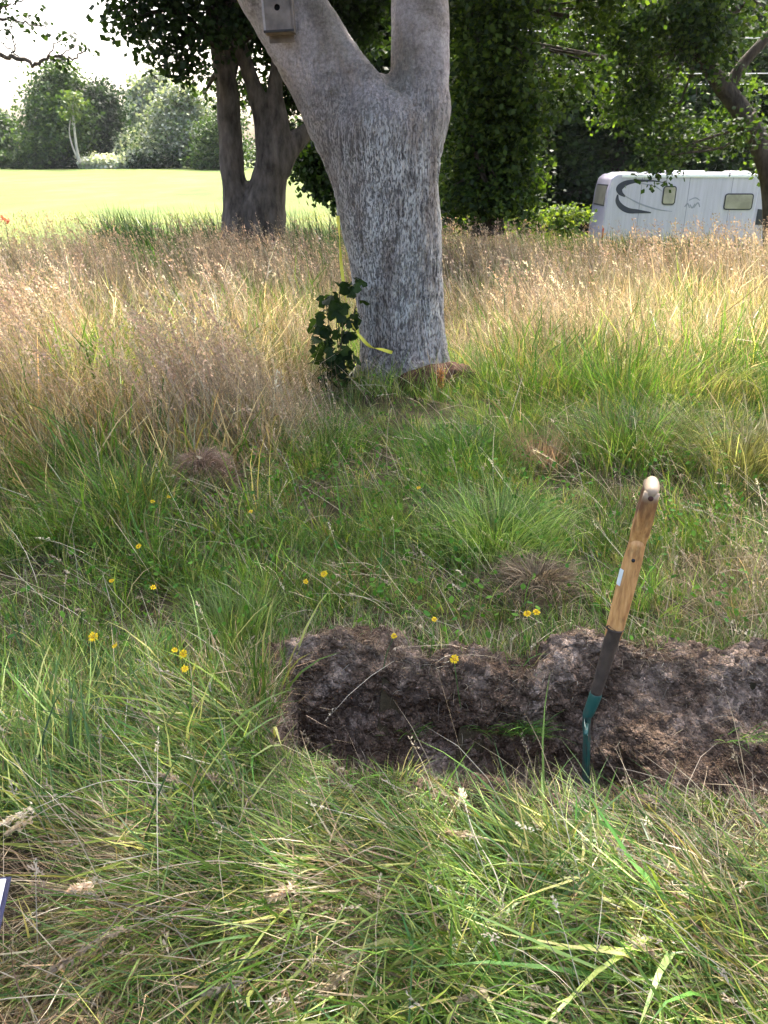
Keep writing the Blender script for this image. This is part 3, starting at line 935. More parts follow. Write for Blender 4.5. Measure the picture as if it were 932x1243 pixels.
# ------------------------------------------------------------------ clover-like ground cover
def cover():
    n = 15000
    x, y = wedge(n, 2.3, 6.0)
    k = clear(x, y, .06); x, y = x[k], y[k]
    m = np.exp(-((x + .25) / .9) ** 2 - ((y - 3.9) / 1.0) ** 2) + .5 * np.exp(-((x - 1.4) / .6) ** 2 - ((y - 3.3) / .6) ** 2) + .25
    k = rng.random(len(x)) < m * np.clip(.65 + 1.2 * fbm(x / .3, y / .3, seed=201), 0, 1); x, y = x[k], y[k]; N = len(x)
    p = on_ground(x, y, rng.uniform(.04, .20, N))
    V, T, C = leaves(p, rng.uniform(.014, .034, N), 'oval', GREEN[:4], up=.8)
    grass_object('ground_cover', [(V, T, C * [.9, 1.05, .9])], M['cover'], 'low dark green clover and vetch leaves among the meadow grass', 'plant cover')

LEAF = {
    'oval': (np.array([(0, 0, 0), (.32, .35, -.05), (.28, .7, -.08), (0, 1, -.16), (-.28, .7, -.08), (-.32, .35, -.05)]), [(0, 1, 2), (0, 2, 3), (0, 3, 4), (0, 4, 5)]),
    'quad': (np.array([(0, 0, 0), (.38, .5, -.08), (0, 1, -.12), (-.38, .5, -.08)]), [(0, 1, 2), (0, 2, 3)]),
    'lobed': (np.array([(0, 0, 0), (.5, .18, -.10), (.27, .42, -.03), (.44, .78, -.14), (0, 1.05, -.12), (-.44, .78, -.14), (-.27, .42, -.03), (-.5, .18, -.10)]), [(0, 1, 2), (0, 2, 3), (0, 3, 4), (0, 4, 5), (0, 5, 6), (0, 6, 7)]),
}

def leaves(p, size, shape, cols, up=.6, outward=None, var=.25):
    """leaf polygons at points p; up: how flat the blades lie"""
    N = len(p)
    B, F = LEAF[shape]; F = np.array(F)
    size = np.broadcast_to(size, (N,))
    nrm = rng.normal(size=(N, 3)) * (1.05 - up * .6) + np.array([0, 0, up * 1.3])
    nrm /= np.linalg.norm(nrm, axis=1)[:, None]
    d = rng.normal(size=(N, 3)) + np.array([0, 0, -.55])
    if outward is not None: d = d + outward * .8
    d = d - nrm * np.sum(d * nrm, 1)[:, None]; d /= np.linalg.norm(d, axis=1)[:, None] + 1e-9
    s = np.cross(d, nrm)
    V = p[:, None] + (s[:, None] * B[None, :, :1] + d[:, None] * B[None, :, 1:2] + nrm[:, None] * B[None, :, 2:3]) * size[:, None, None]
    T = (F[None] + (np.arange(N) * len(B))[:, None, None]).reshape(-1, 3)
    c = np.array(cols)[rng.integers(len(cols), size=N)] * rng.uniform(1 - var, 1 + var, (N, 1))
    C = np.repeat(c, len(B), 0)
    return V.reshape(-1, 3), T, C
cover()

# ------------------------------------------------------------------ trees
def remeshed(tubes, voxel, disp=None, iters=2):
    mb = MB()
    for V, T in tubes: mb.add(V, T)
    me = mb.mesh('wood')
    o = bpy.data.objects.new('wood_tmp', me); COL.objects.link(o)
    r = o.modifiers.new('r', 'REMESH'); r.mode = 'VOXEL'; r.voxel_size = voxel; r.use_smooth_shade = True
    s = o.modifiers.new('s', 'SMOOTH'); s.factor = .6; s.iterations = iters
    dg = bpy.context.evaluated_depsgraph_get()
    out = bpy.data.meshes.new_from_object(o.evaluated_get(dg))
    bpy.data.objects.remove(o); bpy.data.meshes.remove(me)
    if disp is not None:
        n = len(out.vertices)
        co = np.empty(n * 3); out.vertices.foreach_get('co', co); co = co.reshape(-1, 3)
        no = np.empty(n * 3); out.vertices.foreach_get('normal', no); no = no.reshape(-1, 3)
        co = co + no * disp(co)[:, None]
        out.vertices.foreach_set('co', co.ravel()); out.update()
    return out

def px_tube(pts, Y, sides=14, n=6, dy=None):
    """tube from a list of (px, py, width_px) seen on plane y=Y"""
    q = []
    for i, (a, b, w) in enumerate(pts):
        yy = Y + (dy[i] if dy else 0)
        p = P(a, b, yy); q.append([*p, w * .5 * pxm(p)])
    s = smooth_path(q, n)
    return tube(s[:, :3], np.maximum(s[:, 3], .004), sides)

def crown_points(lobes, n_clumps, n_per, spread, shell=.45, gap=.0, seed=0):
    """clump centres in a set of ellipsoid lobes (centre, radii) -> leaf points and outward vectors"""
    vol = np.array([np.prod(r) ** .75 for _, r in lobes]); vol = vol / vol.sum()
    idx = rng.choice(len(lobes), n_clumps, p=vol)
    c = np.array([l[0] for l in lobes])[idx]; r = np.array([l[1] for l in lobes])[idx]
    d = rng.normal(size=(n_clumps, 3)); d /= np.linalg.norm(d, axis=1)[:, None]
    rad = rng.random(n_clumps) ** shell
    rad = rad * (1 + .25 * fbm(d[:, 0] * 2 + idx, d[:, 1] * 2, d[:, 2] * 2, seed + 5, 2))
    q = c + d * r * rad[:, None]
    if gap:
        k = fbm(q[:, 0] / .8, q[:, 1] / .8, q[:, 2] / .8, seed + 9, 2) > -gap
        q, d, idx = q[k], d[k], idx[k]
    m = len(q)
    p = np.repeat(q, n_per, 0) + rng.normal(size=(m * n_per, 3)) * np.array([spread, spread, spread * .6]) - np.array([0, 0, spread * .3])
    return p, np.repeat(d, n_per, 0), q, idx

def branches(mb, starts, lobes, clumps, idx, r0, per=9, sides=5):
    for i, (c, r) in enumerate(lobes):
        c = np.asarray(c)
        s = min(starts, key=lambda a: np.linalg.norm(np.asarray(a) - c))
        s = np.asarray(s, float)
        mid = (s + c) / 2 + rng.normal(0, .12, 3) * np.linalg.norm(c - s) + np.array([0, 0, .1])
        p = smooth_path([s, mid, c], 5)
        mb.add(*tube(p, np.linspace(r0, r0 * .4, len(p)), sides + 2))
        k = np.where(idx == i)[0]
        for j in k[:per]:
            e = clumps[j]
            st = p[rng.integers(len(p) // 2, len(p))]
            m2 = (st + e) / 2 + rng.normal(0, .06, 3) * np.linalg.norm(e - st) + np.array([0, 0, .05])
            pp = smooth_path([st, m2, e], 4)
            mb.add(*tube(pp, np.linspace(r0 * .3, r0 * .08, len(pp)), sides, cap=False))

def px_lobe(px, py, Y, rx, ry, ryd=None):
    p = P(px, py, Y); k = pxm(p)
    return (p, np.array([rx * k, (ryd if ryd else rx * k), ry * k]))

def crown(name, parent, lobes, clumps, per, spread, size, shape, cols, mat, shell=.45, gap=0.0, up=.5, seed=0, zmin=None):
    p, d, q, idx = crown_points(lobes, clumps, per, spread, shell, gap, seed)
    if zmin is not None: k = p[:, 2] > zmin; p, d = p[k], d[k]
    sz = rng.uniform(.7, 1.25, len(p)) * size
    V, T, C = leaves(p, sz, shape, cols, up, d)
    o = link(name, mesh_np(name, V, T, C), mat, parent)
    return o, q, idx

LEAFG = [(.024, .054, .010), (.035, .072, .013), (.046, .088, .016), (.020, .042, .011), (.058, .10, .02)]
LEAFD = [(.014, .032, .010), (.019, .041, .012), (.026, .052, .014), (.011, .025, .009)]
LEAFL = [(.07, .12, .022), (.095, .145, .026), (.055, .10, .022), (.12, .16, .04)]
LEAFHAZE = [(.15, .19, .14), (.19, .23, .18), (.11, .15, .11), (.24, .27, .21)]  # distance haze put into the leaf colour of far trees

# --- the big tree
def big_tree():
    t = thing('sycamore_tree', (TREE[0], 6.4, base_h(TREE[0], 6.4)), 'large pale barked tree forking into two thick limbs behind the trench', 'tree')
    Y = 6.4
    trunk = [(490, 492, 150), (490, 470, 136), (490, 440, 112), (488, 400, 104), (483, 340, 110), (476, 280, 122), (469, 230, 132), (463, 185, 142), (458, 150, 146), (457, 122, 118), (460, 100, 70), (463, 88, 30)]
    tubes = [px_tube(trunk, Y, 24)]
    # the old wood joining the limbs below the fork
    left = [(462, 262, 40), (446, 215, 84), (426, 160, 94), (399, 100, 94), (367, 45, 92), (342, 0, 90), (312, -60, 86), (275, -160, 78), (240, -280, 64)]
    tubes.append(px_tube(left, Y, 20))
    rib = [(474, 190, 40), (456, 125, 44), (427, 78, 40), (398, 30, 36), (379, 0, 34), (352, -50, 30)]
    tubes.append(px_tube(rib, Y, 14, dy=[-.16, -.19, -.18, -.17, -.16, -.12]))
    right = [(492, 240, 80), (500, 190, 76), (507, 140, 76), (509, 90, 74), (508, 30, 73), (508, -30, 72), (514, -120, 66), (528, -280, 58)]
    tubes.append(px_tube(right, Y, 20, dy=[-.02, -.04, -.04, 0, 0, .05, .1, .2]))
    tubes.append(px_tube([(515, 205, 36), (528, 160, 34), (532, 120, 32), (524, 80, 20)], Y, 12, dy=[-.05, -.06, -.03, 0]))
    # buttresses
    for (a, w, dyv) in ((424, 46, -.05), (556, 40, -.1), (500, 50, -.42), (455, 46, -.36), (575, 24, -.2)):
        tubes.append(px_tube([(a, 492, w), (lerp(a, 490, .3), 455, w * .8), (lerp(a, 490, .75), 405, w * .5)], Y, 10, dy=[dyv, dyv * .8, dyv * .3]))
    def disp(co):
        x, y, z = co.T
        low = sst(3.0, 2.0, z)
        a = fbm(x / .28, y / .28, z / .6, 301, 3) * .030
        b = fbm(x / .05, y / .05, z / .22, 311, 3) * .012 * low
        c = -np.maximum(0, .25 - np.abs(vn(x / .035, y / .035, z / .16, 321))) * .05 * low
        return a + b + c
    me = remeshed(tubes, .020, disp, 7)
    link('trunk', me, M['bark_main'], t)
    # rotten brown root ledge at the right of the foot
    rt = [px_tube([(486, 470, 26), (515, 462, 34), (545, 456, 34), (572, 458, 22), (590, 464, 10)], Y, 12, dy=[-.48, -.46, -.36, -.22, -.1])]
    link('root', remeshed(rt, .016, lambda co: fbm(co[:, 0] / .05, co[:, 1] / .05, co[:, 2] / .1, 341, 3) * .02, 2), mat_bark('rotten_wood', (.035, .02, .014), (.13, .07, .048), 16), t)
    # limbs up into the crown (out of the picture) and the crown that shades the meadow
    ends = [P(240, -280, 6.4), P(528, -280, 6.6), P(362, -50, 6.45)]
    lob = []
    for k in range(34):
        a = rng.uniform(0, 2 * math.pi); rr = 5.4 * math.sqrt(rng.random())
        z = rng.uniform(6.2, 11.5)
        f = 1 - .4 * max(0, (z - 8.5) / 4)
        lob.append((np.array([.1 + rr * math.cos(a) * f * 1.15, 5.9 + rr * math.sin(a) * f, z]), np.array([1.6, 1.6, 1.1]) * rng.uniform(.8, 1.2)))
    for x in np.arange(-5.2, 5.3, 1.75):
        for y in (2.6, 4.5, 6.4, 7.9):
            if (x / 5.8) ** 2 + ((y - 5.4) / 4.6) ** 2 > 1: continue
            lob.append((np.array([x + rng.normal(0, .25), y + rng.normal(0, .2), 5.2 + rng.normal(0, .25)]), np.array([1.25, 1.15, .75])))
    o, q, idx = crown('crown', t, lob, 950, 30, .30, .16, 'quad', LEAFG, M['leaf'], .6, 0, .7, zmin=4.0)
    mb = MB(); branches(mb, ends, lob, q, idx, .10, 6)
    mb.obj('branches', M['bark'], t, True)
    return t
big_tree()

# --- second, many-stemmed tree
def second_tree():
    Y = 15.0
    b = P(310, 275, Y)
    t = thing('sycamore_tree', (b[0], Y, base_h(b[0], Y)), 'dark multi-stemmed tree in shade standing at the edge of the sunny field', 'tree')
    tubes = [px_tube([(300, 290, 66), (294, 262, 52), (287, 238, 36), (282, 205, 29), (280, 160, 27), (276, 110, 27), (268, 60, 26), (262, 10, 24), (250, -80, 20)], Y, 14),
             px_tube([(314, 290, 66), (318, 255, 58), (324, 228, 46), (329, 200, 40), (324, 160, 30), (314, 125, 22), (302, 90, 20), (290, 50, 18), (280, 0, 17), (272, -80, 14)], Y, 14),
             px_tube([(326, 215, 40), (338, 180, 30), (338, 150, 24), (334, 110, 20), (340, 60, 18), (350, 0, 16), (360, -70, 14)], Y, 12),
             px_tube([(336, 205, 34), (352, 178, 24), (372, 160, 20), (395, 145, 18), (420, 120, 14)], Y, 10, dy=[0, .1, .3, .5, .8])]
    def disp(co):
        x, y, z = co.T
        return fbm(x / .3, y / .3, z / .6, 331, 3) * .05
    link('trunk', remeshed(tubes, .035, disp, 2), M['bark_mid'], t)
    lob = [px_lobe(*a) for a in ((170, 20, 14.2, 38, 34), (215, 48, 14.4, 40, 38), (255, 20, 14.6, 40, 40), (195, -40, 14.5, 70, 50), (300, 20, 15.3, 50, 45), (345, 50, 15.6, 40, 50),
                                 (285, 95, 16.2, 22, 30), (375, 95, 16.0, 35, 45), (390, 30, 15.8, 50, 50), (430, 20, 15.6, 45, 55), (300, -90, 15, 150, 80), (160, -80, 14.5, 60, 60), (250, 110, 16, 12, 20), (352, 120, 16, 20, 30), (420, -60, 15.5, 80, 70), (230, -170, 15, 120, 60), (340, -190, 15.5, 130, 60))]
    top = []
    for k in range(16):
        top.append((np.array([rng.uniform(-6.2, .2), rng.uniform(13.8, 18.6), rng.uniform(5.6, 9.5)]), np.array([1.3, 1.3, .9]) * rng.uniform(.8, 1.2)))
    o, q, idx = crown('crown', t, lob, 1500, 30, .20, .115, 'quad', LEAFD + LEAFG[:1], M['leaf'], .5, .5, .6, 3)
    crown('shading_crown', t, top, 620, 24, .25, .15, 'quad', LEAFD + LEAFG[:1], M['leaf'], .5, .9, .6, 4)  # unseen top lobes, added to shade the grass before the tree
    mb = MB(); branches(mb, [P(250, -80, Y), P(272, -80, Y), P(360, -70, Y), P(420, 120, 15.8), P(276, 70, Y)], lob, q, idx, .06, 8)
    mb.obj('branches', M['bark_dark'], t, True)
second_tree()

# --- generic tree from lobes
def lobe_tree(name, label, base, lobes, clumps, per, spread, size, shape, cols, mat, trunk_r=.25, bark='bark_dark', gap=.5, group=None, up=.5, stems=None, shell=.5, cat='tree', seed=0):
    base = np.asarray(base, float)
    t = thing(name, base, label, cat, group)
    top = np.mean([l[0] for l in lobes], 0)
    o, q, idx = crown('crown', t, lobes, clumps, per, spread, size, shape, cols, mat, shell, gap, up, seed)
    mb = MB()
    if stems is None:
        p = smooth_path([base - [0, 0, .1], base * .6 + top * .4 + rng.normal(0, .1, 3), top], 6)
        mb.add(*tube(p, np.linspace(trunk_r, trunk_r * .35, len(p)), 10))
        starts = [p[len(p) // 2], p[-1], p[int(len(p) * .75)]]
    else:
        starts = []
        for s in stems:
            s = smooth_path(s, 6); mb.add(*tube(s[:, :3], s[:, 3], 10)); starts += [s[-1][:3], s[len(s) * 2 // 3][:3], s[len(s) // 3][:3]]
    mb.obj('trunk', M[bark], t, True)
    mb = MB(); branches(mb, starts, lobes, q, idx, trunk_r * .3, 6)
    mb.obj('branches', M[bark], t, True)
    return t

def stem_px(pts, Y):
    out = []
    for (a, b, w, *dy) in pts:
        p = P(a, b, Y + (dy[0] if dy else 0)); out.append([*p, w * .5 * pxm(p)])
    return out

def gz(x, y): return float(base_h(np.array(x), np.array(y)))

# sycamore behind the big trunk on the right, foliage hanging low
b = P(592, 270, 13.2)
lobe_tree('sycamore_tree', 'leafy tree with bright drooping foliage right behind the big pale trunk', (b[0], 13.2, gz(b[0], 13.2)),
          [px_lobe(*a) for a in ((590, 60, 12.6, 55, 60), (640, 30, 12.4, 55, 50), (650, 95, 12.6, 40, 45), (590, 140, 13, 48, 55), (625, 165, 13, 36, 42), (570, 205, 13.3, 40, 40), (612, 212, 13.3, 38, 30), (560, 240, 13.0, 26, 22), (595, 244, 12.9, 30, 20), (628, 240, 13.2, 26, 18), (640, 205, 13.6, 22, 20), (690, 95, 13.4, 34, 26), (735, 70, 13.6, 30, 24),
                                 (690, 20, 13, 45, 45), (560, 20, 13.2, 40, 60), (600, -60, 12.8, 130, 70), (720, -40, 13, 80, 60), (640, -150, 13, 140, 70), (560, 110, 14, 40, 60))],
          1350, 46, .19, .09, 'quad', LEAFG + LEAFD[:2] + LEAFL[:1], M['leaf'], .24, gap=.12, stems=[stem_px([(592, 285, 40), (590, 200, 34), (596, 110, 28), (600, 20, 24), (610, -80, 18)], 13.6)], seed=11)

# tree at the right edge, its trunk leaning over the motorhome
b = P(936, 300, 17)
lobe_tree('oak_tree', 'tree with crooked dark trunk leaning beside the front of the motorhome', (b[0], 17, gz(b[0], 17)),
          [px_lobe(*a) for a in ((800, 20, 16.6, 60, 40), (760, 60, 17.2, 40, 34), (850, 10, 16.5, 50, 36), (800, 95, 17.3, 45, 34), (790, 192, 17, 15, 22), (815, 188, 17, 22, 12), (815, 150, 17.4, 40, 24), (880, 160, 17.6, 30, 20),
                                 (900, 110, 17.4, 26, 20), (870, 50, 16.6, 22, 18), (740, 10, 17, 40, 34), (925, 20, 16.4, 22, 16), (830, -60, 16.8, 110, 50), (720, -50, 17, 60, 50), (940, 190, 17.6, 26, 22), (700, 60, 17.5, 30, 40), (868, 92, 16.3, 20, 16), (905, 150, 16.3, 18, 16), (846, 45, 16.3, 18, 16), (760, 130, 17.6, 40, 30))],
          900, 28, .19, .10, 'quad', LEAFG + LEAFD[:2], M['leaf'], .12, gap=.3,
          stems=[stem_px([(944, 310, 34), (938, 230, 27), (924, 180, 25), (902, 138, 24), (872, 98, 21), (850, 62, 19), (836, 25, 17), (822, -20, 15), (805, -90, 12)], 17),
                 stem_px([(882, 110, 16), (900, 80, 13), (922, 55, 12), (945, 30, 10)], 17), stem_px([(848, 62, 12), (868, 30, 10), (900, 8, 8), (930, -10, 7)], 17)], seed=17)

# the wood behind the motorhome
WL = ['broad dark tree of the wood just left of the motorhome', 'tall dense tree standing behind the rear of the motorhome', 'dark round tree of the wood behind the middle of the motorhome',
      'dense tree of the wood behind the cab of the motorhome', 'dark tree of the wood half hidden behind the big pale trunk', 'deep shaded tree at the back of the wood behind the overhead cables',
      'tall back row tree filling the gap over the motorhome roof', 'back row tree of the wood beyond the leaning oak', 'back row tree rising behind the bright drooping foliage', 'farthest tall tree of the wood above the rear of the motorhome', 'farthest tree of the wood above the windows of the motorhome']
def wood():
    spots = ((660, 33, -60, 75), (735, 34, -90, 75), (815, 35, -60, 75), (900, 35, 0, 75), (560, 31, -90, 80), (700, 42, -140, 80), (790, 43, -100, 85), (930, 44, 30, 80), (610, 42, -120, 85), (745, 50, -160, 90), (840, 50, -60, 80))
    proto = []
    for v in range(3):
        lob = []
        for j in range(22):
            f = rng.random()
            lob.append((np.array([rng.normal(0, 1.5) * (1 - .35 * f), rng.normal(0, 1.2) * (1 - .35 * f), lerp(1.0, 11.5, f)]), np.array([rng.uniform(1.1, 1.9), rng.uniform(1.0, 1.6), rng.uniform(.9, 1.5)])))
        for a in (-1.9, 0, 1.9): lob.append((np.array([a, -.6, 1.2]), np.array([1.5, 1.2, 1.3])))
        t = lobe_tree('woodland_tree', WL[v], (0, 0, 0), lob, 1150, 20, .40, .27, 'quad', LEAFD + LEAFG[:1], M['leaf'], .3, gap=1.5, group='trees of the dark wood', seed=30 + v)
        proto.append((t, list(t.children)))
    for k, (px, Y, top, rx) in enumerate(spots):
        x = P(px, 262, Y)[0]; z = gz(x, Y)
        h = (P(px, top, Y)[2] - z) / 12.5
        if k < 3: o = proto[k][0]
        else:
            src, parts_ = proto[k % 3]
            o = src.copy(); COL.objects.link(o)
            for c in parts_:
                d = c.copy(); COL.objects.link(d); d.parent = o
        o['label'] = WL[k]
        o.location = (x, Y, z)
        o.rotation_euler = (0, 0, k * 2.1)
        o.scale = (max(.85, rx * .035 / 2.6 * Y / 34), max(.85, rx * .035 / 2.6), max(.55, h))
wood()

# dark tree and bush between the second tree and the big trunk
b = P(450, 262, 22)
lobe_tree('woodland_tree', 'dark tree seen between the two limbs of the big pale tree', (b[0], 22, gz(b[0], 22)),
          [px_lobe(*a) for a in ((440, 40, 22, 60, 60), (480, 60, 22, 45, 50), (420, 110, 22, 30, 40), (470, -40, 22, 90, 60), (520, 120, 22, 50, 80), (400, 0, 22, 40, 60))],
          520, 16, .3, .24, 'quad', LEAFD + LEAFG[:2], M['leaf'], .25, gap=.8, group='trees of the dark wood', seed=51)
b = P(412, 250, 19)
lobe_tree('bush', 'dark round bush between the shaded tree and the big trunk', (b[0], 19, gz(b[0], 19)),
          [px_lobe(*a) for a in ((372, 195, 19, 24, 26), (395, 210, 19, 26, 28), (388, 175, 19, 16, 18), (412, 190, 19, 24, 40), (400, 232, 19, 14, 12), (416, 240, 19, 18, 16))], 260, 16, .16, .13, 'quad', LEAFD + LEAFG[:2], M['leaf'], .07, gap=.9, cat='bush', seed=53)
for k, (px, py, Y, rx, ry, lab) in enumerate(((640, 258, 21, 24, 10, 'bright green weedy bush at the edge of the wood'), (690, 257, 22, 26, 9, 'bright green bush beside the rear of the motorhome'), (590, 260, 20, 22, 9, 'green bush below the drooping foliage behind the big trunk'))):
    p = P(px, py + 4, Y); z = gz(p[0], Y)
    lob = [px_lobe(px + dx * rx, py + dy, Y, rx * .55, ry) for dx, dy in ((-.6, 3), (0, -2), (.6, 2), (.2, 10), (-.3, 12))]
    lob += [(np.array([p[0] + s * .35, Y, (z + P(px, py, Y)[2]) / 2]), np.array([.45, .4, .6])) for s in (-1, 0, 1)]
    lobe_tree('bush', lab, (p[0], Y, z), lob, 200, 14, .12, .11, 'quad', LEAFL, M['leaf'], .05, gap=.9, cat='bush', group='bushes at the edge of the wood', seed=55 + k)

# far trees across the field
def far_tree(label, px, Y, lobs, cols, n=420, size=.5, name='far_tree', cat='tree', bark='bark_dark', stems=None, spread=.6, gap=.6, tr=.3, seed=0, group='trees across the field'):
    b = P(px, 200, Y); z = gz(b[0], Y)
    return lobe_tree(name, label, (b[0], Y, z), [px_lobe(a, c, Y + rng.normal(0, 1), d, e) for (a, c, d, e) in lobs], int(n * 1.4), 16, spread, size * .6, 'quad', cols, M['leaf_far'], tr, bark, gap, group, stems=stems, cat=cat, seed=seed)
far_tree('round green tree with pale slender stems across the field', 75, 76, [(70, 110, 26, 30), (55, 140, 24, 30), (85, 150, 26, 36), (60, 170, 26, 20), (75, 88, 16, 14), (48, 120, 14, 18)], LEAFG, 520, .55, seed=61)
far_tree('dark bushy tree right of the round green tree across the field', 122, 80, [(115, 130, 26, 28), (130, 155, 20, 28), (108, 165, 24, 26), (125, 115, 18, 16)], LEAFD, 420, .55, seed=62)
far_tree('haze-coloured bluish tree rising behind the far hedge', 180, 98, [(172, 115, 16, 20), (185, 135, 20, 26), (165, 150, 16, 24), (190, 100, 12, 14)], LEAFHAZE, 380, .7, seed=63, gap=.35)
far_tree('pale green haze-tinted tree across the field', 218, 78, [(215, 125, 26, 22), (240, 145, 24, 30), (205, 150, 26, 30), (225, 170, 30, 26), (245, 180, 22, 20), (195, 178, 20, 20), (222, 108, 16, 14)], LEAFL[:1] + LEAFHAZE, 560, .5, seed=64)
far_tree('grey green bush at the left foot of the pale tree', 170, 77, [(160, 175, 16, 18), (178, 182, 18, 16), (168, 190, 20, 10)], LEAFHAZE + LEAFG[:2], 240, .45, seed=65, name='far_bush', cat='bush', tr=.1)
far_tree('dark shrub in shade under the shaded tree beside the field', 262, 72, [(258, 165, 18, 30), (272, 185, 20, 18), (250, 190, 18, 14), (275, 150, 18, 26)], LEAFG, 300, .45, seed=66)
far_tree('low tree at the end of the far hedge', 10, 84, [(5, 155, 16, 16), (18, 172, 18, 14), (-14, 160, 30, 26)], LEAFG + LEAFD[:2], 320, .55, seed=67)
far_tree('olive tree far behind the dark bushy tree', 140, 104, [(140, 165, 12, 18), (150, 178, 14, 14), (100, 175, 30, 16)], LEAFG, 300, .8, seed=68)
far_tree('dark tree beyond the field glimpsed right of the shaded tree', 385, 80, [(370, 170, 26, 28), (400, 160, 30, 30), (350, 180, 24, 18), (320, 185, 30, 16), (430, 170, 30, 30)], LEAFG, 420, .55, seed=69)
for k, (px, w, cols, lab) in enumerate(((25, 26, LEAFG, 'clipped green hedge at the far left side of the field'), (125, 24, [(.55, .57, .5), (.62, .63, .58), (.35, .42, .28)], 'white flowering hedge below the dark bushy tree'), (70, 24, LEAFD, 'low dark hedge behind the pale slender stems'), (215, 60, LEAFD, 'dark low hedge below the pale green tree'))):
    Y = 74 + k * .4
    b = P(px, 200, Y); z = gz(b[0], Y)
    lob = [px_lobe(px + s * w * .8, 193 + (2 if k == 1 else 0), Y, w * .35, 6 if k == 1 else 8) for s in (-1, -.5, 0, .5, 1)]
    lobe_tree('hedge', lab, (b[0], Y, z), lob, 240, 12, .3, .3, 'quad', cols, M['leaf_far'], .06, gap=.9, cat='hedge', group='hedges across the field', seed=80 + k)
# pale slender stems
t = thing('slender_tree', P(95, 198, 72), 'pale thin bare stems standing before the round green tree', 'tree')
mb = MB()
for pts in ([(97, 199, 4), (93, 180, 3.2), (90, 155, 2.6), (88, 130, 2), (92, 112, 1.2)], [(95, 195, 3), (88, 178, 2), (84, 160, 1.5), (86, 140, 1)]):
    s = np.array(stem_px(pts, 72)); s = smooth_path(s, 5); mb.add(*tube(s[:, :3], s[:, 3], 6))
mb.obj('trunk', M['bark_pale2'], t, True)
crown('crown', t, [px_lobe(90, 118, 72, 8, 10), px_lobe(86, 138, 72, 6, 8)], 40, 10, .3, .3, 'quad', LEAFL, M['leaf_far'])

# overhanging branch of a tree standing outside the picture on the left
def overhang():
    Y = 11.0
    b = P(-190, 300, Y)
    t = thing('overhanging_tree', (b[0], Y, gz(b[0], Y)), 'crooked overhanging branch with sparse dark leaf clusters against the white sky', 'tree')
    mb = MB()
    for pts in ([(-190, 330, 50), (-185, 200, 40), (-170, 80, 34), (-165, -60, 26), (-150, -200, 16)],
                [(-172, 90, 22), (-110, 60, 13), (-40, 60, 8), (0, 67, 5.5), (25, 72, 5), (45, 78, 4.2), (58, 70, 3.4), (72, 68, 3), (88, 72, 2.4), (104, 60, 1.4)],
                [(-170, 20, 16), (-90, -10, 9), (-20, 20, 5), (10, 22, 3), (40, 30, 2), (58, 34, 1.2)],
                [(12, 70, 2.4), (18, 52, 1.8), (10, 36, 1.4), (22, 20, 1)], [(58, 70, 2), (64, 55, 1.5), (80, 46, 1.2), (92, 40, .9)], [(72, 68, 1.6), (88, 58, 1.2), (96, 44, .9)],
                [(-20, 20, 3), (5, 8, 2), (25, 2, 1.5), (45, -10, 1)], [(25, 72, 1.8), (12, 60, 1.4), (-2, 50, 1)]):
        s = smooth_path(stem_px(pts, Y), 6)
        s[:, :3] += rng.normal(0, .012, (len(s), 3))
        mb.add(*tube(s[:, :3], np.maximum(s[:, 3], .005), 7))
    mb.obj('trunk', M['bark'], t, True)
    crown('crown', t, [px_lobe(*a) for a in ((15, 22, 11, 14, 8), (42, 32, 11, 13, 6), (30, 12, 11, 14, 7), (5, 34, 11, 10, 6), (-60, -20, 11, 60, 40), (-170, -120, 11, 150, 90), (10, 2, 11, 18, 8), (75, 68, 11, 14, 5), (82, 44, 11, 10, 4), (100, 50, 11, 6, 5), (-20, 45, 11, 14, 6))],
          520, 13, .09, .075, 'quad', LEAFD, M['leaf'], .5, .5)
overhang()

# ------------------------------------------------------------------ leafy shoots at the foot of the big trunk
def shoots():
    b = P(412, 462, 6.05)
    b[2] = gz(b[0], b[1])
    t = thing('sycamore_shoots', b, 'dark green broad-leaved shoots growing at the foot of the big trunk', 'shrub')
    bm = bmesh.new()
    B, F = LEAF['lobed']
    mes = []
    for v in range(4):
        c = np.array(LEAFD[v]) * 1.1
        B2 = B * [1, 1, rng.uniform(.6, 1.8)]
        me = mesh_np('leaf', B2, np.array(F), np.broadcast_to(c, (8, 3))); me.materials.append(M['leaf']); mes.append(me)
    bm.free()
    stems = MB()
    for k in range(9):
        e = P(rng.uniform(385, 432), rng.uniform(345, 430), 6.05 + rng.uniform(-.12, .15))
        p = smooth_path([b + [rng.uniform(-.08, .08), rng.uniform(-.05, .05), -.03], (b + e) / 2 + rng.normal(0, .03, 3), e], 5)
        stems.add(*tube(p, np.linspace(.006, .003, len(p)), 5))
    stems.obj('stem', M['bark_dark'], t, True)
    n = 0
    while n < 130:
        px, py = rng.uniform(376, 442), rng.uniform(336, 462)
        cx = np.interp(py, [336, 380, 420, 465], [420, 405, 406, 412]); wx = np.interp(py, [336, 360, 400, 465], [16, 26, 26, 24])
        if abs(px - cx) > wx: continue
        n += 1
        q = P(px, py, 5.98 + rng.uniform(-.14, .12))
        o = link('leaf', mes[n % 4], None, t)
        o.location = Vector(q)
        s = rng.uniform(.06, .115)
        o.scale = (s, s, s)
        o.rotation_euler = (rng.uniform(-1.6, -.2), rng.uniform(-.5, .5), rng.uniform(0, 6.28))
shoots()

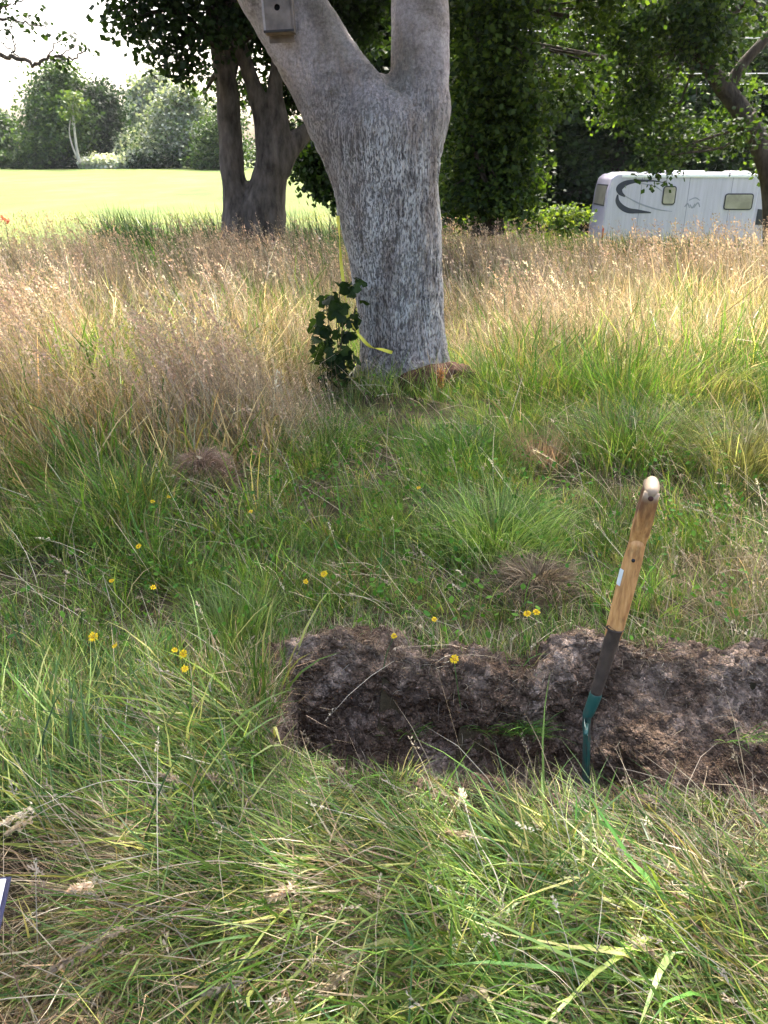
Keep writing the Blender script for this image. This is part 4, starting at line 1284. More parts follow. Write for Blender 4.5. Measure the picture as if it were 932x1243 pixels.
# ------------------------------------------------------------------ yellow cord
def cord():
    m = mat_plain('yellow_cord', (.62, .56, .06), .5, .12, 30)
    pts = [(410, 262, 6.20), (412, 285, 6.17), (414, 320, 6.12), (418, 352, 6.03), (421, 375, 5.98), (424, 390, 5.95), (431, 400, 5.93), (440, 412, 5.92), (450, 421, 5.90), (462, 424, 5.885), (476, 428, 5.885)]
    p = smooth_path([P(*a) for a in pts], 8)
    n = len(p)
    # a flat twisted webbing
    V = []
    tan = np.gradient(p, axis=0); tan /= np.linalg.norm(tan, axis=1)[:, None]
    for i in range(n):
        a = i * .16
        u = np.cross(tan[i], [0, 1, 0]); u /= np.linalg.norm(u); w = np.cross(tan[i], u)
        s = u * math.cos(a) + w * math.sin(a); q = np.cross(tan[i], s)
        for (k, l) in ((-1, -1), (1, -1), (1, 1), (-1, 1)): V.append(p[i] + s * k * .012 + q * l * .002)
    Q = []
    for i in range(n - 1):
        for j in range(4):
            a, b = i * 4 + j, i * 4 + (j + 1) % 4
            Q.append([a, b, b + 4, a + 4])
    Q += [[0, 3, 2, 1], [4 * n - 4, 4 * n - 3, 4 * n - 2, 4 * n - 1]]
    o = link('yellow_strap', mesh_np('yellow_strap', np.array(V), np.array(Q)), m)
    tag(o, 'yellow strap hanging down the left side of the big trunk', 'strap')
cord()

# ------------------------------------------------------------------ nest box
def nest_box():
    c = P(338, 16, 6.02)
    t = thing('nest_box', c, 'small grey wooden nest box fixed to the left limb of the big tree', 'nest box')
    wood = mat_plain('weathered_board', (.19, .16, .14), .9, .3, 14, .6)
    edge = mat_plain('pale_board_edge', (.42, .39, .38), .9, .2, 20, .4)
    dark = mat_plain('hole_shade_black', (.01, .01, .01), 1, 0, 5)
    felt = mat_plain('dark_roof_board', (.05, .045, .045), .9, .3, 10, .5)
    rz = Matrix.Rotation(math.radians(-3), 3, 'Y')
    def part(name, size, off, m, rot=None, bevel=.002):
        R = rz @ rot if rot is not None else rz
        bm = bmesh.new(); box_bm(bm, size, Vector(c) + rz @ Vector(off), R, bevel)
        return bm_obj(name, bm, m, t)
    w, h, d = .165, .235, .14
    # front board with a real hole
    bm = bmesh.new()
    n = 20; hz, hr = .022, .019
    ring = [Vector((hr * math.cos(a), 0, hz + hr * math.sin(a))) for a in [2 * math.pi * i / n for i in range(n)]]
    outer = []
    for i in range(n):
        a = 2 * math.pi * i / n; ca, sa = math.cos(a), math.sin(a)
        s = min((w / 2) / max(abs(ca), 1e-6), ((h / 2 - hz) if sa > 0 else (h / 2 + hz)) / max(abs(sa), 1e-6))
        outer.append(Vector((ca * s, 0, hz + sa * s)))
    # make corners exact
    for tx in (-w / 2, w / 2):
        for tz in (-h / 2, h / 2):
            k = min(range(n), key=lambda i: (outer[i] - Vector((tx, 0, tz))).length); outer[k] = Vector((tx, 0, tz))
    fr = [[bm.verts.new(v + Vector((0, y, 0))) for v in L] for y in (0, .015) for L in (ring, outer)]
    for i in range(n):
        j = (i + 1) % n
        bm.faces.new((fr[0][i], fr[0][j], fr[1][j], fr[1][i])); bm.faces.new((fr[2][i], fr[3][i], fr[3][j], fr[2][j]))
        bm.faces.new((fr[0][i], fr[2][i], fr[2][j], fr[0][j])); bm.faces.new((fr[1][i], fr[1][j], fr[3][j], fr[3][i]))
    for v in bm.verts: v.co = Vector(c) + rz @ (v.co + Vector((0, -d / 2, 0)))
    bmesh.ops.recalc_face_normals(bm, faces=bm.faces)
    bm_obj('front_board', bm, wood, t)
    part('hole_shade', (w - .03, .004, h - .03), (0, -d / 2 + .03, 0), dark, None, 0)  # black sheet painting the darkness behind the entrance hole
    part('back_board', (w, .015, h + .08), (0, d / 2, 0), wood)
    part('side_board', (.015, d - .02, h), (-w / 2 - .0085, .004, 0), edge)
    part('side_board', (.015, d - .02, h), (w / 2 + .0085, .004, 0), wood)
    part('base_board', (w - .004, d - .035, .015), (0, .003, -h / 2 + .01), wood)
    part('roof', (w + .07, d + .06, .02), (0, -.015, h / 2 + .03), felt, Matrix.Rotation(math.radians(12), 3, 'X'))
    part('bottom_batten', (w + .03, .012, .014), (0, -d / 2 - .007, -h / 2 + .008), felt)
nest_box()

# ------------------------------------------------------------------ spade
def spade():
    Y = 2.08
    tip = P(707, 952, Y); tread = P(712, 872, Y); neck = P(722, 846, Y); sock = P(745.5, 766, Y); top = P(792, 588, Y)
    t = thing('spade', tip, 'wooden handled garden spade standing upright in the dug trench', 'spade')
    ev = np.array([tip[0], tip[1], 0]); ev /= np.linalg.norm(ev)            # blade width and grip run away from the viewer
    wood, nt, out = new_mat('ash_wood')
    pr = nd(nt, 'ShaderNodeBsdfPrincipled'); pr.inputs['Roughness'].default_value = .5; pr.inputs['Specular IOR Level'].default_value = .35
    mp = mapping(nt, (14, 14, 1.6))
    g = ramp(nt, noise(nt, mp, 7, 8, .6), [(.3, (.28, .125, .045)), (.5, (.50, .26, .095)), (.7, (.64, .38, .16))]).outputs[0]
    st = ramp(nt, noise(nt, mapping(nt, (5, 5, 2.2)), 5, 4), [(.6, (0, 0, 0)), (.72, (1, 1, 1))]).outputs[0]
    sf = nd(nt, 'ShaderNodeMath', operation='MULTIPLY'); sf.inputs[1].default_value = .7; nt.links.new(st, sf.inputs[0])
    g = mixc(nt, sf.outputs[0], g, (.11, .05, .022))
    # dark hand-worn stain below the grip
    zs = nd(nt, 'ShaderNodeTexCoord'); zx = nd(nt, 'ShaderNodeSeparateXYZ'); nt.links.new(zs.outputs['Object'], zx.inputs[0])
    za = nd(nt, 'ShaderNodeMapRange'); za.inputs['From Min'].default_value = top[2] - .16; za.inputs['From Max'].default_value = top[2] - .05; za.inputs['To Max'].default_value = .42
    nt.links.new(zx.outputs['Z'], za.inputs['Value'])
    zb = nd(nt, 'ShaderNodeMath', operation='MULTIPLY_ADD'); zb.inputs[1].default_value = 1.0
    nt.links.new(noise(nt, mapping(nt, (3, 3, 1)), 9, 6), zb.inputs[0]); nt.links.new(za.outputs[0], zb.inputs[2])
    zr_ = ramp(nt, zb.outputs[0], [(.62, (0, 0, 0)), (.9, (.85, .85, .85))]).outputs[0]
    g = mixc(nt, zr_, g, (.10, .045, .022))
    # worn pale grip, varnish gone at the end
    tc = nd(nt, 'ShaderNodeTexCoord'); sx = nd(nt, 'ShaderNodeSeparateXYZ'); nt.links.new(tc.outputs['Object'], sx.inputs[0])
    mr = nd(nt, 'ShaderNodeMapRange'); mr.inputs['From Min'].default_value = top[2] - .035; mr.inputs['From Max'].default_value = top[2] - .012
    nt.links.new(sx.outputs['Z'], mr.inputs['Value'])
    g = mixc(nt, mr.outputs[0], g, (.30, .225, .15))
    nt.links.new(g, pr.inputs['Base Color'])
    nt.links.new(bump(nt, noise(nt, mp, 12, 6), .35, .004), pr.inputs['Normal'])
    nt.links.new(pr.outputs[0], out.inputs['Surface'])
    # steel
    green, nt, out = new_mat('green_painted_steel')
    pr = nd(nt, 'ShaderNodeBsdfPrincipled'); pr.inputs['Roughness'].default_value = .42
    v = mapping(nt, (1, 1, 1))
    f = ramp(nt, noise(nt, v, 22, 8, .65), [(.50, (0, 0, 0)), (.62, (1, 1, 1))]).outputs[0]
    nt.links.new(mixc(nt, f, (.012, .075, .062), (.06, .05, .042)), pr.inputs['Base Color'])
    nt.links.new(bump(nt, noise(nt, v, 60), .3, .003), pr.inputs['Normal'])
    nt.links.new(pr.outputs[0], out.inputs['Surface'])
    brown = mat_plain('dark_worn_socket', (.05, .036, .027), .6, .4, 25, .4)
    blk = mat_plain('rivet_steel', (.03, .03, .035), .4, .2, 30, 0, .6)
    ax = top - sock; Ls = np.linalg.norm(ax); ax /= Ls
    side = np.cross(ax, ev); side /= np.linalg.norm(side)       # across, in the picture plane
    evp = np.cross(side, ax)

    def oval_tube(path, ra, rb, sides=16):
        """oval section: ra along `side`, rb along the view axis"""
        path = np.asarray(path); n = len(path)
        a = np.arange(sides) / sides * 2 * math.pi
        V = np.concatenate([path[i] + ra[i] * np.cos(a)[:, None] * side + rb[i] * np.sin(a)[:, None] * evp for i in range(n)])
        Q = [[i * sides + j, i * sides + (j + 1) % sides, (i + 1) * sides + (j + 1) % sides, (i + 1) * sides + j] for i in range(n - 1) for j in range(sides)]
        V = np.concatenate([V, path[:1], path[-1:]])
        T = [[a_, b_, c_] for a_, b_, c_, d_ in Q] + [[a_, c_, d_] for a_, b_, c_, d_ in Q]
        T += [[len(V) - 2, (j + 1) % sides, j] for j in range(sides)] + [[len(V) - 1, (n - 1) * sides + j, (n - 1) * sides + (j + 1) % sides] for j in range(sides)]
        return V, np.array(T)
    # shaft from inside the socket up to the split
    s = np.linspace(-.05, .66, 14)
    path = sock + ax * (s * Ls)[:, None]
    mb = MB(); mb.add(*oval_tube(path, np.interp(s, [-.05, 0, .3, .5, .66], [.024, .026, .0275, .027, .0225]), np.interp(s, [-.05, 0, .5, .66], [.019, .020, .020, .022])))
    sh = mb.obj('shaft', wood, t, True)
    # the two arms of the split handle
    for sg in (-1, 1):
        k = np.linspace(0, 1, 10)
        p = sock + ax * ((.60 + .385 * k) * Ls)[:, None] + evp * (sg * (.003 + .048 * np.sin(k * math.pi / 2) ** 1.2))[:, None]
        mb = MB(); mb.add(*oval_tube(p, np.interp(k, [0, .25, .5, 1], [.0225, .0258, .0245, .021]), np.interp(k, [0, .3, 1], [.010, .013, .011])))
        mb.obj('handle_arm', wood, t, True)
    g0 = sock + ax * Ls * .985
    p = np.array([g0 + evp * a for a in np.linspace(-.062, .062, 9)])
    V, T = tube(p, np.array([.010, .017, .0195, .0205, .021, .0205, .0195, .017, .010]), 16)
    mb = MB(); mb.add(V, T); gr = mb.obj('grip', wood, t, True)
    # stain on the near arm end
    # rivets
    for f_, off in ((.52, .0), ):
        c = sock + ax * Ls * f_ - evp * .020
        V, T = tube([c + evp * .004, c - evp * .0035], [.0058, .0052], 12); mb = MB(); mb.add(V, T); mb.obj('rivet', blk, t, True)
    c = sock + ax * Ls * .955 - evp * .058
    V, T = tube([c + evp * .004, c - evp * .006], [.009, .007], 10); mb = MB(); mb.add(V, T); mb.obj('rivet', mat_plain('dark_red_rust', (.06, .02, .015), .8, .3, 60), t, True)
    # paper sticker wrapped on the left of the shaft
    V = []; 
    for f_ in (.33, .44):
        for a in np.linspace(math.radians(190), math.radians(232), 5):
            V.append(sock + ax * Ls * f_ + side * math.cos(a) * .0292 + evp * math.sin(a) * .0212)
    sgn = 1 if (side[0] > 0) else -1
    if sgn < 0:
        V = []
        for f_ in (.33, .44):
            for a in np.linspace(math.radians(308), math.radians(350), 5):
                V.append(sock + ax * Ls * f_ + side * math.cos(a) * .0292 + evp * math.sin(a) * .0212)
    Q = [[i, i + 1, i + 6, i + 5] for i in range(4)]
    link('sticker', mesh_np('sticker', np.array(V), np.array(Q)), mat_plain('sticker_paper', (.62, .68, .68), .5, .1, 40), t)
    # socket: long dark steel strap tube with flared mouth
    p = smooth_path([sock + ax * .012, sock, sock * .6 + neck * .4, neck], 6)
    n = len(p); k = np.linspace(0, 1, n)
    mb = MB(); mb.add(*tube(p, np.interp(k, [0, .04, .1, 1], [.0265, .0285, .0265, .017]), 16)); mb.obj('socket', brown, t, True)
    # cranked neck in green
    p = smooth_path([neck + (sock - neck) * .06, neck, neck * .45 + tread * .55 + side * .0, tread, tread * .75 + tip * .25], 6)
    k = np.linspace(0, 1, len(p))
    mb = MB(); mb.add(*tube(p, np.interp(k, [0, .25, .6, 1], [.0185, .0195, .017, .008]), 14)); mb.obj('neck', green, t, True)
    # dished blade with folded treads, edge towards the viewer
    down = tip - tread; Lb = np.linalg.norm(down); down /= Lb
    bs = np.cross(down, ev); bs /= np.linalg.norm(bs)
    if bs[0] < 0: bs = -bs
    H, W = 12, 11
    grid = []
    for sidek in (0, 1):
        for i in range(H):
            f_ = i / (H - 1)
            for j in range(W):
                g_ = j / (W - 1) * 2 - 1
                w_ = .085 * (1 - .12 * f_) * g_
                dish = .016 * (1 - g_ * g_) - .012 * f_ * f_
                q = tread + down * (f_ * (Lb + .06)) + down * (-.012 * (1 - abs(g_)) * (1 - f_)) + ev * w_ - bs * (dish - .008) + bs * (.0028 if sidek else 0)
                grid.append(q)
    G = np.array(grid); o_ = H * W
    Q = []
    for i in range(H - 1):
        for j in range(W - 1):
            a = i * W + j
            Q.append([a, a + 1, a + W + 1, a + W]); Q.append([o_ + a, o_ + a + W, o_ + a + W + 1, o_ + a + 1])
    for i in range(H - 1):
        for j in (0, W - 1):
            a = i * W + j; Q.append([a, a + W, o_ + a + W, o_ + a])
    for j in range(W - 1):
        for i in (0, H - 1):
            a = i * W + j; Q.append([a, o_ + a, o_ + a + 1, a + 1])
    link('blade', mesh_np('blade', G, np.array(Q), smooth=False), green, t)
    for sg in (-1, 1):
        p = [tread + ev * sg * .03 + bs * .004, tread + ev * sg * .084 + bs * .003]
        V, T = tube(p, [.006, .006], 8); mb = MB(); mb.add(V, T); mb.obj('tread', green, t, True)
spade()

# ------------------------------------------------------------------ motorhome
def motorhome():
    Y = 26.0
    c0 = P(736, 258, Y)
    gzv = gz(9, 26)
    t = thing('motorhome', (c0[0], Y, gzv), 'white motorhome with dark swoosh graphic parked before the dark wood', 'motorhome')
    white, nt, out = new_mat('motorhome_shaded_white')
    pr = nd(nt, 'ShaderNodeBsdfPrincipled'); pr.inputs['Roughness'].default_value = .4
    st = ramp(nt, noise(nt, mapping(nt, (5, 5, .35)), 2.2, 8, .65), [(.36, (.385, .36, .425)), (.64, (.455, .425, .51))]).outputs[0]  # white paint greyed to lavender for its shaded side, plus streaks
    nt.links.new(st, pr.inputs['Base Color']); nt.links.new(pr.outputs[0], out.inputs['Surface'])
    roofm = mat_plain('motorhome_roof', (.72, .72, .74), .5, .06, 3)
    glass, nt, out = new_mat('tinted_window')
    pr = nd(nt, 'ShaderNodeBsdfPrincipled'); pr.inputs['Base Color'].default_value = (.24, .235, .15, 1); pr.inputs['Roughness'].default_value = .3
    nt.links.new(ramp(nt, noise(nt, mapping(nt, (1, 1, 1)), 2.5), [(.35, (.20, .185, .14)), (.65, (.34, .315, .25))]).outputs[0], pr.inputs['Base Color'])
    nt.links.new(pr.outputs[0], out.inputs['Surface'])
    darkm = mat_plain('dark_trim', (.02, .022, .03), .35, .2, 10)
    decal = mat_plain('navy_decal', (.022, .025, .045), .4, .15, 6)
    greyd = mat_plain('grey_decal', (.22, .22, .27), .4, .15, 6)
    tyre = mat_plain('tyre_rubber', (.02, .02, .02), .85, .2, 20)
    rimm = mat_plain('wheel_rim', (.45, .45, .47), .35, .1, 10, 0, .5)
    lamp = mat_plain('red_lamp', (.35, .02, .02), .3, .1, 10)
    ang = math.radians(-3.5)                        # long side runs along local +x
    ca, sa = math.cos(ang), math.sin(ang)
    zr = P(736, 211, Y)[2] - gzv                    # roof height above its ground
    def W(p):
        p = np.atleast_2d(p)
        return np.stack([c0[0] + p[:, 0] * ca - p[:, 1] * sa, Y + p[:, 0] * sa + p[:, 1] * ca, gzv + p[:, 2]], 1)
    def prism(name, outline, y0, y1, m, bev=.0, par=None):
        """outline in local (x, z), extruded along local y"""
        bm = bmesh.new()
        a = [bm.verts.new((x, y0, z)) for x, z in outline]; b = [bm.verts.new((x, y1, z)) for x, z in outline]
        bm.faces.new(a[::-1]); bm.faces.new(b)
        n = len(a)
        for i in range(n): bm.faces.new((a[i], a[(i + 1) % n], b[(i + 1) % n], b[i]))
        bmesh.ops.recalc_face_normals(bm, faces=bm.faces)
        if bev: bmesh.ops.bevel(bm, geom=list(bm.edges), offset=bev, segments=3, affect='EDGES', profile=.5)
        for v in bm.verts: v.co = Vector(W(np.array(v.co))[0])
        o = bm_obj(name, bm, m, par if par is not None else t, True)
        for p in o.data.polygons: p.use_smooth = False
        return o
    k = pxm(c0)
    def L(px): return (P(px, 250, Y)[0] - c0[0]) / ca
    def Hh(py): return P(760, py, Y)[2] - gzv
    x1 = L(912)
    body = prism('body', [(-.10, .55), (x1, .55), (x1 + .02, 1.6), (x1 + .05, zr), (.22, zr), (.06, zr - .12), (-.02, zr - .5), (-.10, 1.1)], 0, 2.25, white, .05)
    prism('skirt', [(-.05, .28), (x1 - .02, .28), (x1 - .02, .56), (-.05, .56)], .03, 2.2, greyd, .02)
    prism('roof_panel', [(.3, zr + .002), (x1 - .1, zr + .002), (x1 - .25, zr + .05), (.45, zr + .05)], .12, 2.1, roofm, .015)
    prism('roof_hatch', [(1.8, zr + .05), (3.0, zr + .05), (2.9, zr + .09), (1.9, zr + .09)], .6, 1.6, roofm, .03)
    prism('roof_hatch', [(3.7, zr + .05), (4.3, zr + .05), (4.25, zr + .08), (3.75, zr + .08)], .7, 1.4, roofm, .02)
    for xs in (.95, 2.35, 3.6):
        prism('panel_seam', [(xs, .57), (xs + .018, .57), (xs + .018, zr - .06), (xs, zr - .06)], -.004, .01, greyd)
    prism('awning_rail', [(.35, zr - .10), (x1 - .15, zr - .10), (x1 - .15, zr - .02), (.35, zr - .02)], -.03, .02, roofm, .01)
    # cab
    cx = x1 + .05
    prism('cab', [(cx - .04, .45), (cx + 1.9, .45), (cx + 1.95, 1.0), (cx + 1.15, 1.3), (cx + .55, 2.05), (cx + .35, zr - .1), (cx - .04, zr - .06)], .12, 2.12, white, .06)
    w = prism('door_window', [(cx + .08, 1.45), (cx + .75, 1.42), (cx + .5, 1.86), (cx + .08, 1.9)], .10, .125, darkm, .01)
    prism('side_mirror', [(cx + .42, 1.32), (cx + .62, 1.32), (cx + .62, 1.66), (cx + .42, 1.66)], -.22, -.05, white, .04)
    prism('mirror_arm', [(cx + .5, 1.44), (cx + .56, 1.44), (cx + .56, 1.5), (cx + .5, 1.5)], -.06, .13, darkm)
    def window(xa, xb, ya, yb, name='window', r=.05):
        a, b, c, d = L(xa), L(xb), Hh(yb), Hh(ya)
        def rr(e):
            out = []
            for (cx_, cz_, s) in ((a + r, c + r, 180), (b - r, c + r, 270), (b - r, d - r, 0), (a + r, d - r, 90)):
                for q in (0, 30, 60, 90):
                    an = math.radians(s + q); out.append((cx_ + (r + e) * math.cos(an), cz_ + (r + e) * math.sin(an)))
            return out
        f = prism(name, rr(.035), -.02, .03, darkm)
        prism('pane', rr(0), -.028, -.015, glass, 0, f)
    window(802.5, 815.5, 227, 247)
    window(876, 907, 236, 253)
    # rear window on the end wall
    bm = bmesh.new()
    for m_, e, off, nm in ((darkm, .04, -.012, 'rear_window'), (glass, 0, -.026, 'pane')):
        pts = []
        for yy, zz in ((.30, Hh(249)), (1.95, Hh(249)), (1.95, Hh(226)), (.30, Hh(226))):
            sy = -1 if yy < 1 else 1; sz = -1 if zz < Hh(238) else 1
            z_ = zz + sz * e
            xw = np.interp(z_, [1.1, zr - .5, zr - .12], [-.10, -.02, .06])
            pts.append((xw, yy + sy * e, z_))
        V = np.array([W(np.array(p) + [off, 0, 0])[0] for p in pts] + [W(np.array(p) + [.02, 0, 0])[0] for p in pts])
        Q = np.array([[0, 1, 2, 3], [7, 6, 5, 4], [0, 4, 5, 1], [1, 5, 6, 2], [2, 6, 7, 3], [3, 7, 4, 0]])
        o = link(nm, mesh_np(nm, V, Q), m_, t if nm == 'rear_window' else rw)
        if nm == 'rear_window': rw = o
    bm.free()
    # graphics: crescent swoosh and trailing lines, a few mm proud
    def swoosh(pts, m, name='swoosh_decal', off=-.006):
        s = smooth_path(pts, 8)                     # px, py, width
        V, Q = [], []
        tan = np.gradient(s[:, :2], axis=0); tan /= np.linalg.norm(tan, axis=1)[:, None]
        nr = np.stack([-tan[:, 1], tan[:, 0]], 1)
        for y in (off, .004):
            for sg in (-1, 1):
                q = s[:, :2] + nr * sg * s[:, 2:3] * (.8 if m is decal else .6)
                V.append(W(np.array([[L(a), y, Hh(b)] for a, b in q])))
        n = len(s); V = np.concatenate(V)
        for i in range(n - 1):
            Q += [[i, i + 1, n + i + 1, n + i], [i, 2 * n + i, 2 * n + i + 1, i + 1], [n + i, n + i + 1, 3 * n + i + 1, 3 * n + i]]
        link(name, mesh_np(name, V, np.array(Q)), m, t)
    swoosh([(800, 221.5, .5), (788, 219.5, 1.2), (772, 219.5, 2.2), (757, 222, 4), (749.5, 228, 5), (751, 234, 3.5), (757, 238.5, 1.2)], decal)
    swoosh([(748, 236, 1), (748.5, 244, 3), (754, 251, 4), (763, 255.5, 4), (774, 256.5, 3), (790, 258, 1)], decal)
    swoosh([(757, 238, .8), (775, 247, 1.6), (797, 254, 1.4), (815, 256.5, .5)], greyd)
    swoosh([(772, 222, .8), (790, 226, 1.4), (800, 232, .5)], greyd)
    # small script lettering too far away to read: loose strokes
    for pts in ([(829, 251, 1), (832, 247, 1.4), (835, 252, 1)], [(835, 248, 1), (838, 252, 1.5), (841, 247, 1)], [(840, 252, 1), (844, 246, 1.4), (847, 251, 1)], [(833, 243, .8), (840, 240, 1.2), (846, 243, .8)]):
        swoosh(pts, greyd, 'lettering')
    prism('tail_lamp', [(-.07, 1.05), (-.02, 1.05), (-.02, 1.35), (-.07, 1.35)], -.015, .05, lamp)
    for xw in (1.3, x1 + 1.2):
        for yy in (.02, 2.0):
            q0, q1 = W([xw, yy, .36])[0], W([xw, yy + .2, .36])[0]
            V, T = tube([q0, q0 * .9 + q1 * .1, q0 * .1 + q1 * .9, q1], [.31, .36, .36, .31], 20)
            mb = MB(); mb.add(V, T); wh = mb.obj('wheel', tyre, t, True)
            V, T = tube([q0 + (q0 - q1) * .05, q1 + (q1 - q0) * .05], [.2, .2], 16)
            mb = MB(); mb.add(V, T); mb.obj('rim', rimm, wh, False)
motorhome()

# ------------------------------------------------------------------ overhead cables
def cables():
    m = mat_plain('cable_sheath', (.5, .5, .52), .5, .1, 5)
    wood = M['bark_dark']
    Y = 24.0
    ends = []
    for k, (xa, xb, lab) in enumerate(((560, 1080, 'wooden cable pole hidden among the drooping foliage'), ) ):
        pass
    for px, lab in ((575, 'wooden pole carrying the overhead cables behind the drooping foliage'), (1120, 'wooden pole carrying the overhead cables right of the leaning oak')):
        b = P(px, 280, Y); z = gz(b[0], Y)
        t = thing('utility_pole', (b[0], Y, z), lab, 'pole', 'poles of the overhead cables')
        V, T = tube([(b[0], Y, z - .2), (b[0], Y, z + 8.5)], [.13, .10], 12); mb = MB(); mb.add(V, T); mb.obj('post', wood, t, True)
        ends.append(b[0])
    for k, (py, lab) in enumerate(((98, 'lowest pale overhead cable in front of the dark wood'), (85, 'middle pale overhead cable in front of the dark wood'), (42, 'highest pale overhead cable in front of the dark wood'))):
        a, c = P(750, py, Y), P(1120, py, Y)
        z0 = a[2] + .15
        x = np.linspace(ends[0], ends[1], 24); f = (x - ends[0]) / (ends[1] - ends[0])
        p = np.stack([x, np.full(24, Y - .14), z0 - .25 * (4 * f * (1 - f)) + .0 * f], 1)
        V, T = tube(p, .013, 6); mb = MB(); mb.add(V, T)
        tag(mb.obj('overhead_cable', m, None, True), lab, 'cable')
cables()

# ------------------------------------------------------------------ flowers, tufts, notebook
def sight(px, py, z):
    """point on the sight line at height z above the level ground"""
    a, b = (px - 466) / FPX, (621.5 - py) / FPX
    d = np.array([a, CP + b * SP, -SP + b * CP]); t = (z - EYE) / d[2]
    return d * t + np.array([0, 0, EYE])

def flowers():
    spots = [(113, 773, 1.15, 'yellow ragwort flower head standing alone in the trampled grass by the meadow edge'),
             (222, 794, 1.0, 'upper yellow flower of the close group left of the trench'), (224, 812, .8, 'lower yellow flower of the close group left of the trench'), (212, 789, .7, 'small yellow flower beside the close group left of the trench'),
             (139, 784, .7, 'small half open yellow flower beside the lone ragwort head'), (168, 663, .95, 'yellow flower below the ball of brown dead grass'),
             (135, 705, .7, 'pale yellow flower bud low in the long green grass'), (186, 713, .8, 'pale yellow flower beside the tall upright green tuft'),
             (393, 697, 1.0, 'yellow flower in the green grass above the turf block'), (371, 706, .7, 'small yellow flower next to the one above the turf block'),
             (551, 800, 1.0, 'yellow flower at the far lip of the trench'), (527, 752, .7, 'small yellow flower behind the far lip of the trench'),
             (640, 745, .9, 'left flower of the yellow pair beside the spade'), (651, 743, .9, 'right flower of the yellow pair beside the spade'),
             (508, 592, .8, 'small yellow flower spike in the dark green cover before the tree'), (304, 621, .7, 'tiny yellow flower right of the ball of brown dead grass'),
             (205, 603, .7, 'tiny yellow flower left of the ball of brown dead grass'), (185, 609, .8, 'yellow flower among the straw stems left of the brown ball'), (478, 772, .7, 'small yellow flower in the grass behind the middle of the trench')]
    g = mat_plain('flower_stem', (.07, .13, .03), .6, .2, 20)
    for (px, py, s, lab) in spots:
        c = sight(px, py, .19)
        b = np.array([c[0] + rng.normal(0, .03), c[1] + rng.normal(.02, .03), 0]); b[2] = gz(b[0], b[1])
        t = thing('yellow_flower', b, lab, 'flower', 'yellow meadow flowers')
        p = smooth_path([b - [0, 0, .01], (b + c) / 2 + rng.normal(0, .01, 3), c - [0, 0, .004]], 5)
        V, T = tube(p, np.linspace(.0018, .0012, len(p)), 5); mb = MB(); mb.add(V, T); mb.obj('stem', g, t, True)
        n = 13; r = .015 * s
        tilt = Matrix.Rotation(rng.uniform(.2, .9), 3, 'X') @ Matrix.Rotation(rng.uniform(-.4, .4), 3, 'Y'); tl = np.array(tilt)
        mb = MB()
        for i in range(n):
            a = i / n * 2 * math.pi + rng.normal(0, .08); ca, sa = math.cos(a), math.sin(a); rr = r * rng.uniform(.85, 1.1)
            L = np.array([[.25, 0, 0], [.7, .17, .12], [1, .08, .02], [1, -.08, .02], [.7, -.17, .12]]) * rr
            R = np.array([[ca, -sa, 0], [sa, ca, 0], [0, 0, 1]])
            mb.add((L @ R.T) @ tl.T + c, [[0, 1, 4], [1, 2, 3], [1, 3, 4]], np.array([.78, .55, .015]) * rng.uniform(.85, 1.1))
        mb.obj('petals', M['petal'], t)
        mb = MB()
        k = 40; q = rng.normal(size=(k, 3)); q /= np.linalg.norm(q, axis=1)[:, None]; q[:, 2] = np.abs(q[:, 2]) * .5
        V, T, C = leaves((q * r * .33) @ tl.T + c, .004 * s, 'quad', [(.62, .36, .012), (.7, .45, .015)])
        mb.add(V, T, C); mb.obj('flower_centre', M['petal'], t)
flowers()

def tussock(name, px, py, label, r, n, h, w, cols, lean=.35, bend=1.0, cat='grass tuft', group=None, mat='grass', nseg=5, up=.0, mound=0.0):
    c = sight(px, py, up)
    b = np.array([c[0], c[1], gz(c[0], c[1])])
    k = np.clip(rng.normal(size=(n, 2)), -2, 2) * r * .55
    root = on_ground(b[0] + k[:, 0], b[1] + k[:, 1])
    root[:, 2] += mound * np.clip(1 - (k[:, 0] ** 2 + k[:, 1] ** 2) / (r * 1.3) ** 2, 0, 1)
    az = np.arctan2(k[:, 1], k[:, 0]) + rng.normal(0, .5, n)
    cc = pick(cols, n)
    L = rng.uniform(.55, 1.2, n) * h
    q = ribbons(root, az, L, np.abs(rng.normal(lean, .22, n)), np.abs(rng.normal(bend, .4, n)), rng.uniform(.7, 1.3, n) * w, nseg, cc * .9, cc * 1.15, drift=rng.normal(0, .4, n))
    me = mesh_np(name, q[0] - b, q[1], q[2])
    o = link(name, me, M[mat]); o.location = Vector(b)
    tag(o, label, cat, group)
    return o
G = 'grass tufts of the meadow'
tussock('grass_tussock', 600, 665, 'big rounded green grass tussock between the trench and the tree', .24, 1500, .34, .0036, GREEN[2:] + LIGHT[:3], .35, 1.3, group=G)
tussock('grass_tussock', 285, 775, 'upright tuft of bright green blades left of the trench', .12, 420, .26, .0045, [(.12, .19, .05), (.10, .17, .04), (.16, .2, .07)], .22, .6, group=G)
tussock('grass_tussock', 770, 560, 'arching olive grass tussock behind the spade handle', .35, 1100, .4, .005, GREEN + OLIVE, .35, 1.1, group=G)
tussock('grass_tussock', 895, 575, 'long leaved yellowish tussock at the edge of the meadow right of the spade', .32, 1000, .42, .005, OLIVE + YG, .4, 1.2, group=G)
tussock('grass_tussock', 330, 455, 'dark green tussock in the straw left of the big trunk', .4, 900, .36, .007, GREEN[:4], .3, .9, group=G)
tussock('grass_tussock', 610, 405, 'dark tussock in the sunlit grass right of the big trunk', .4, 800, .34, .008, GREEN[:4] + OLIVE, .3, .8, group=G)
tussock('grass_tussock', 740, 385, 'brown green tussock in the sunlit pale grass', .3, 600, .34, .009, OLIVE + DEAD, .3, .8, group=G)
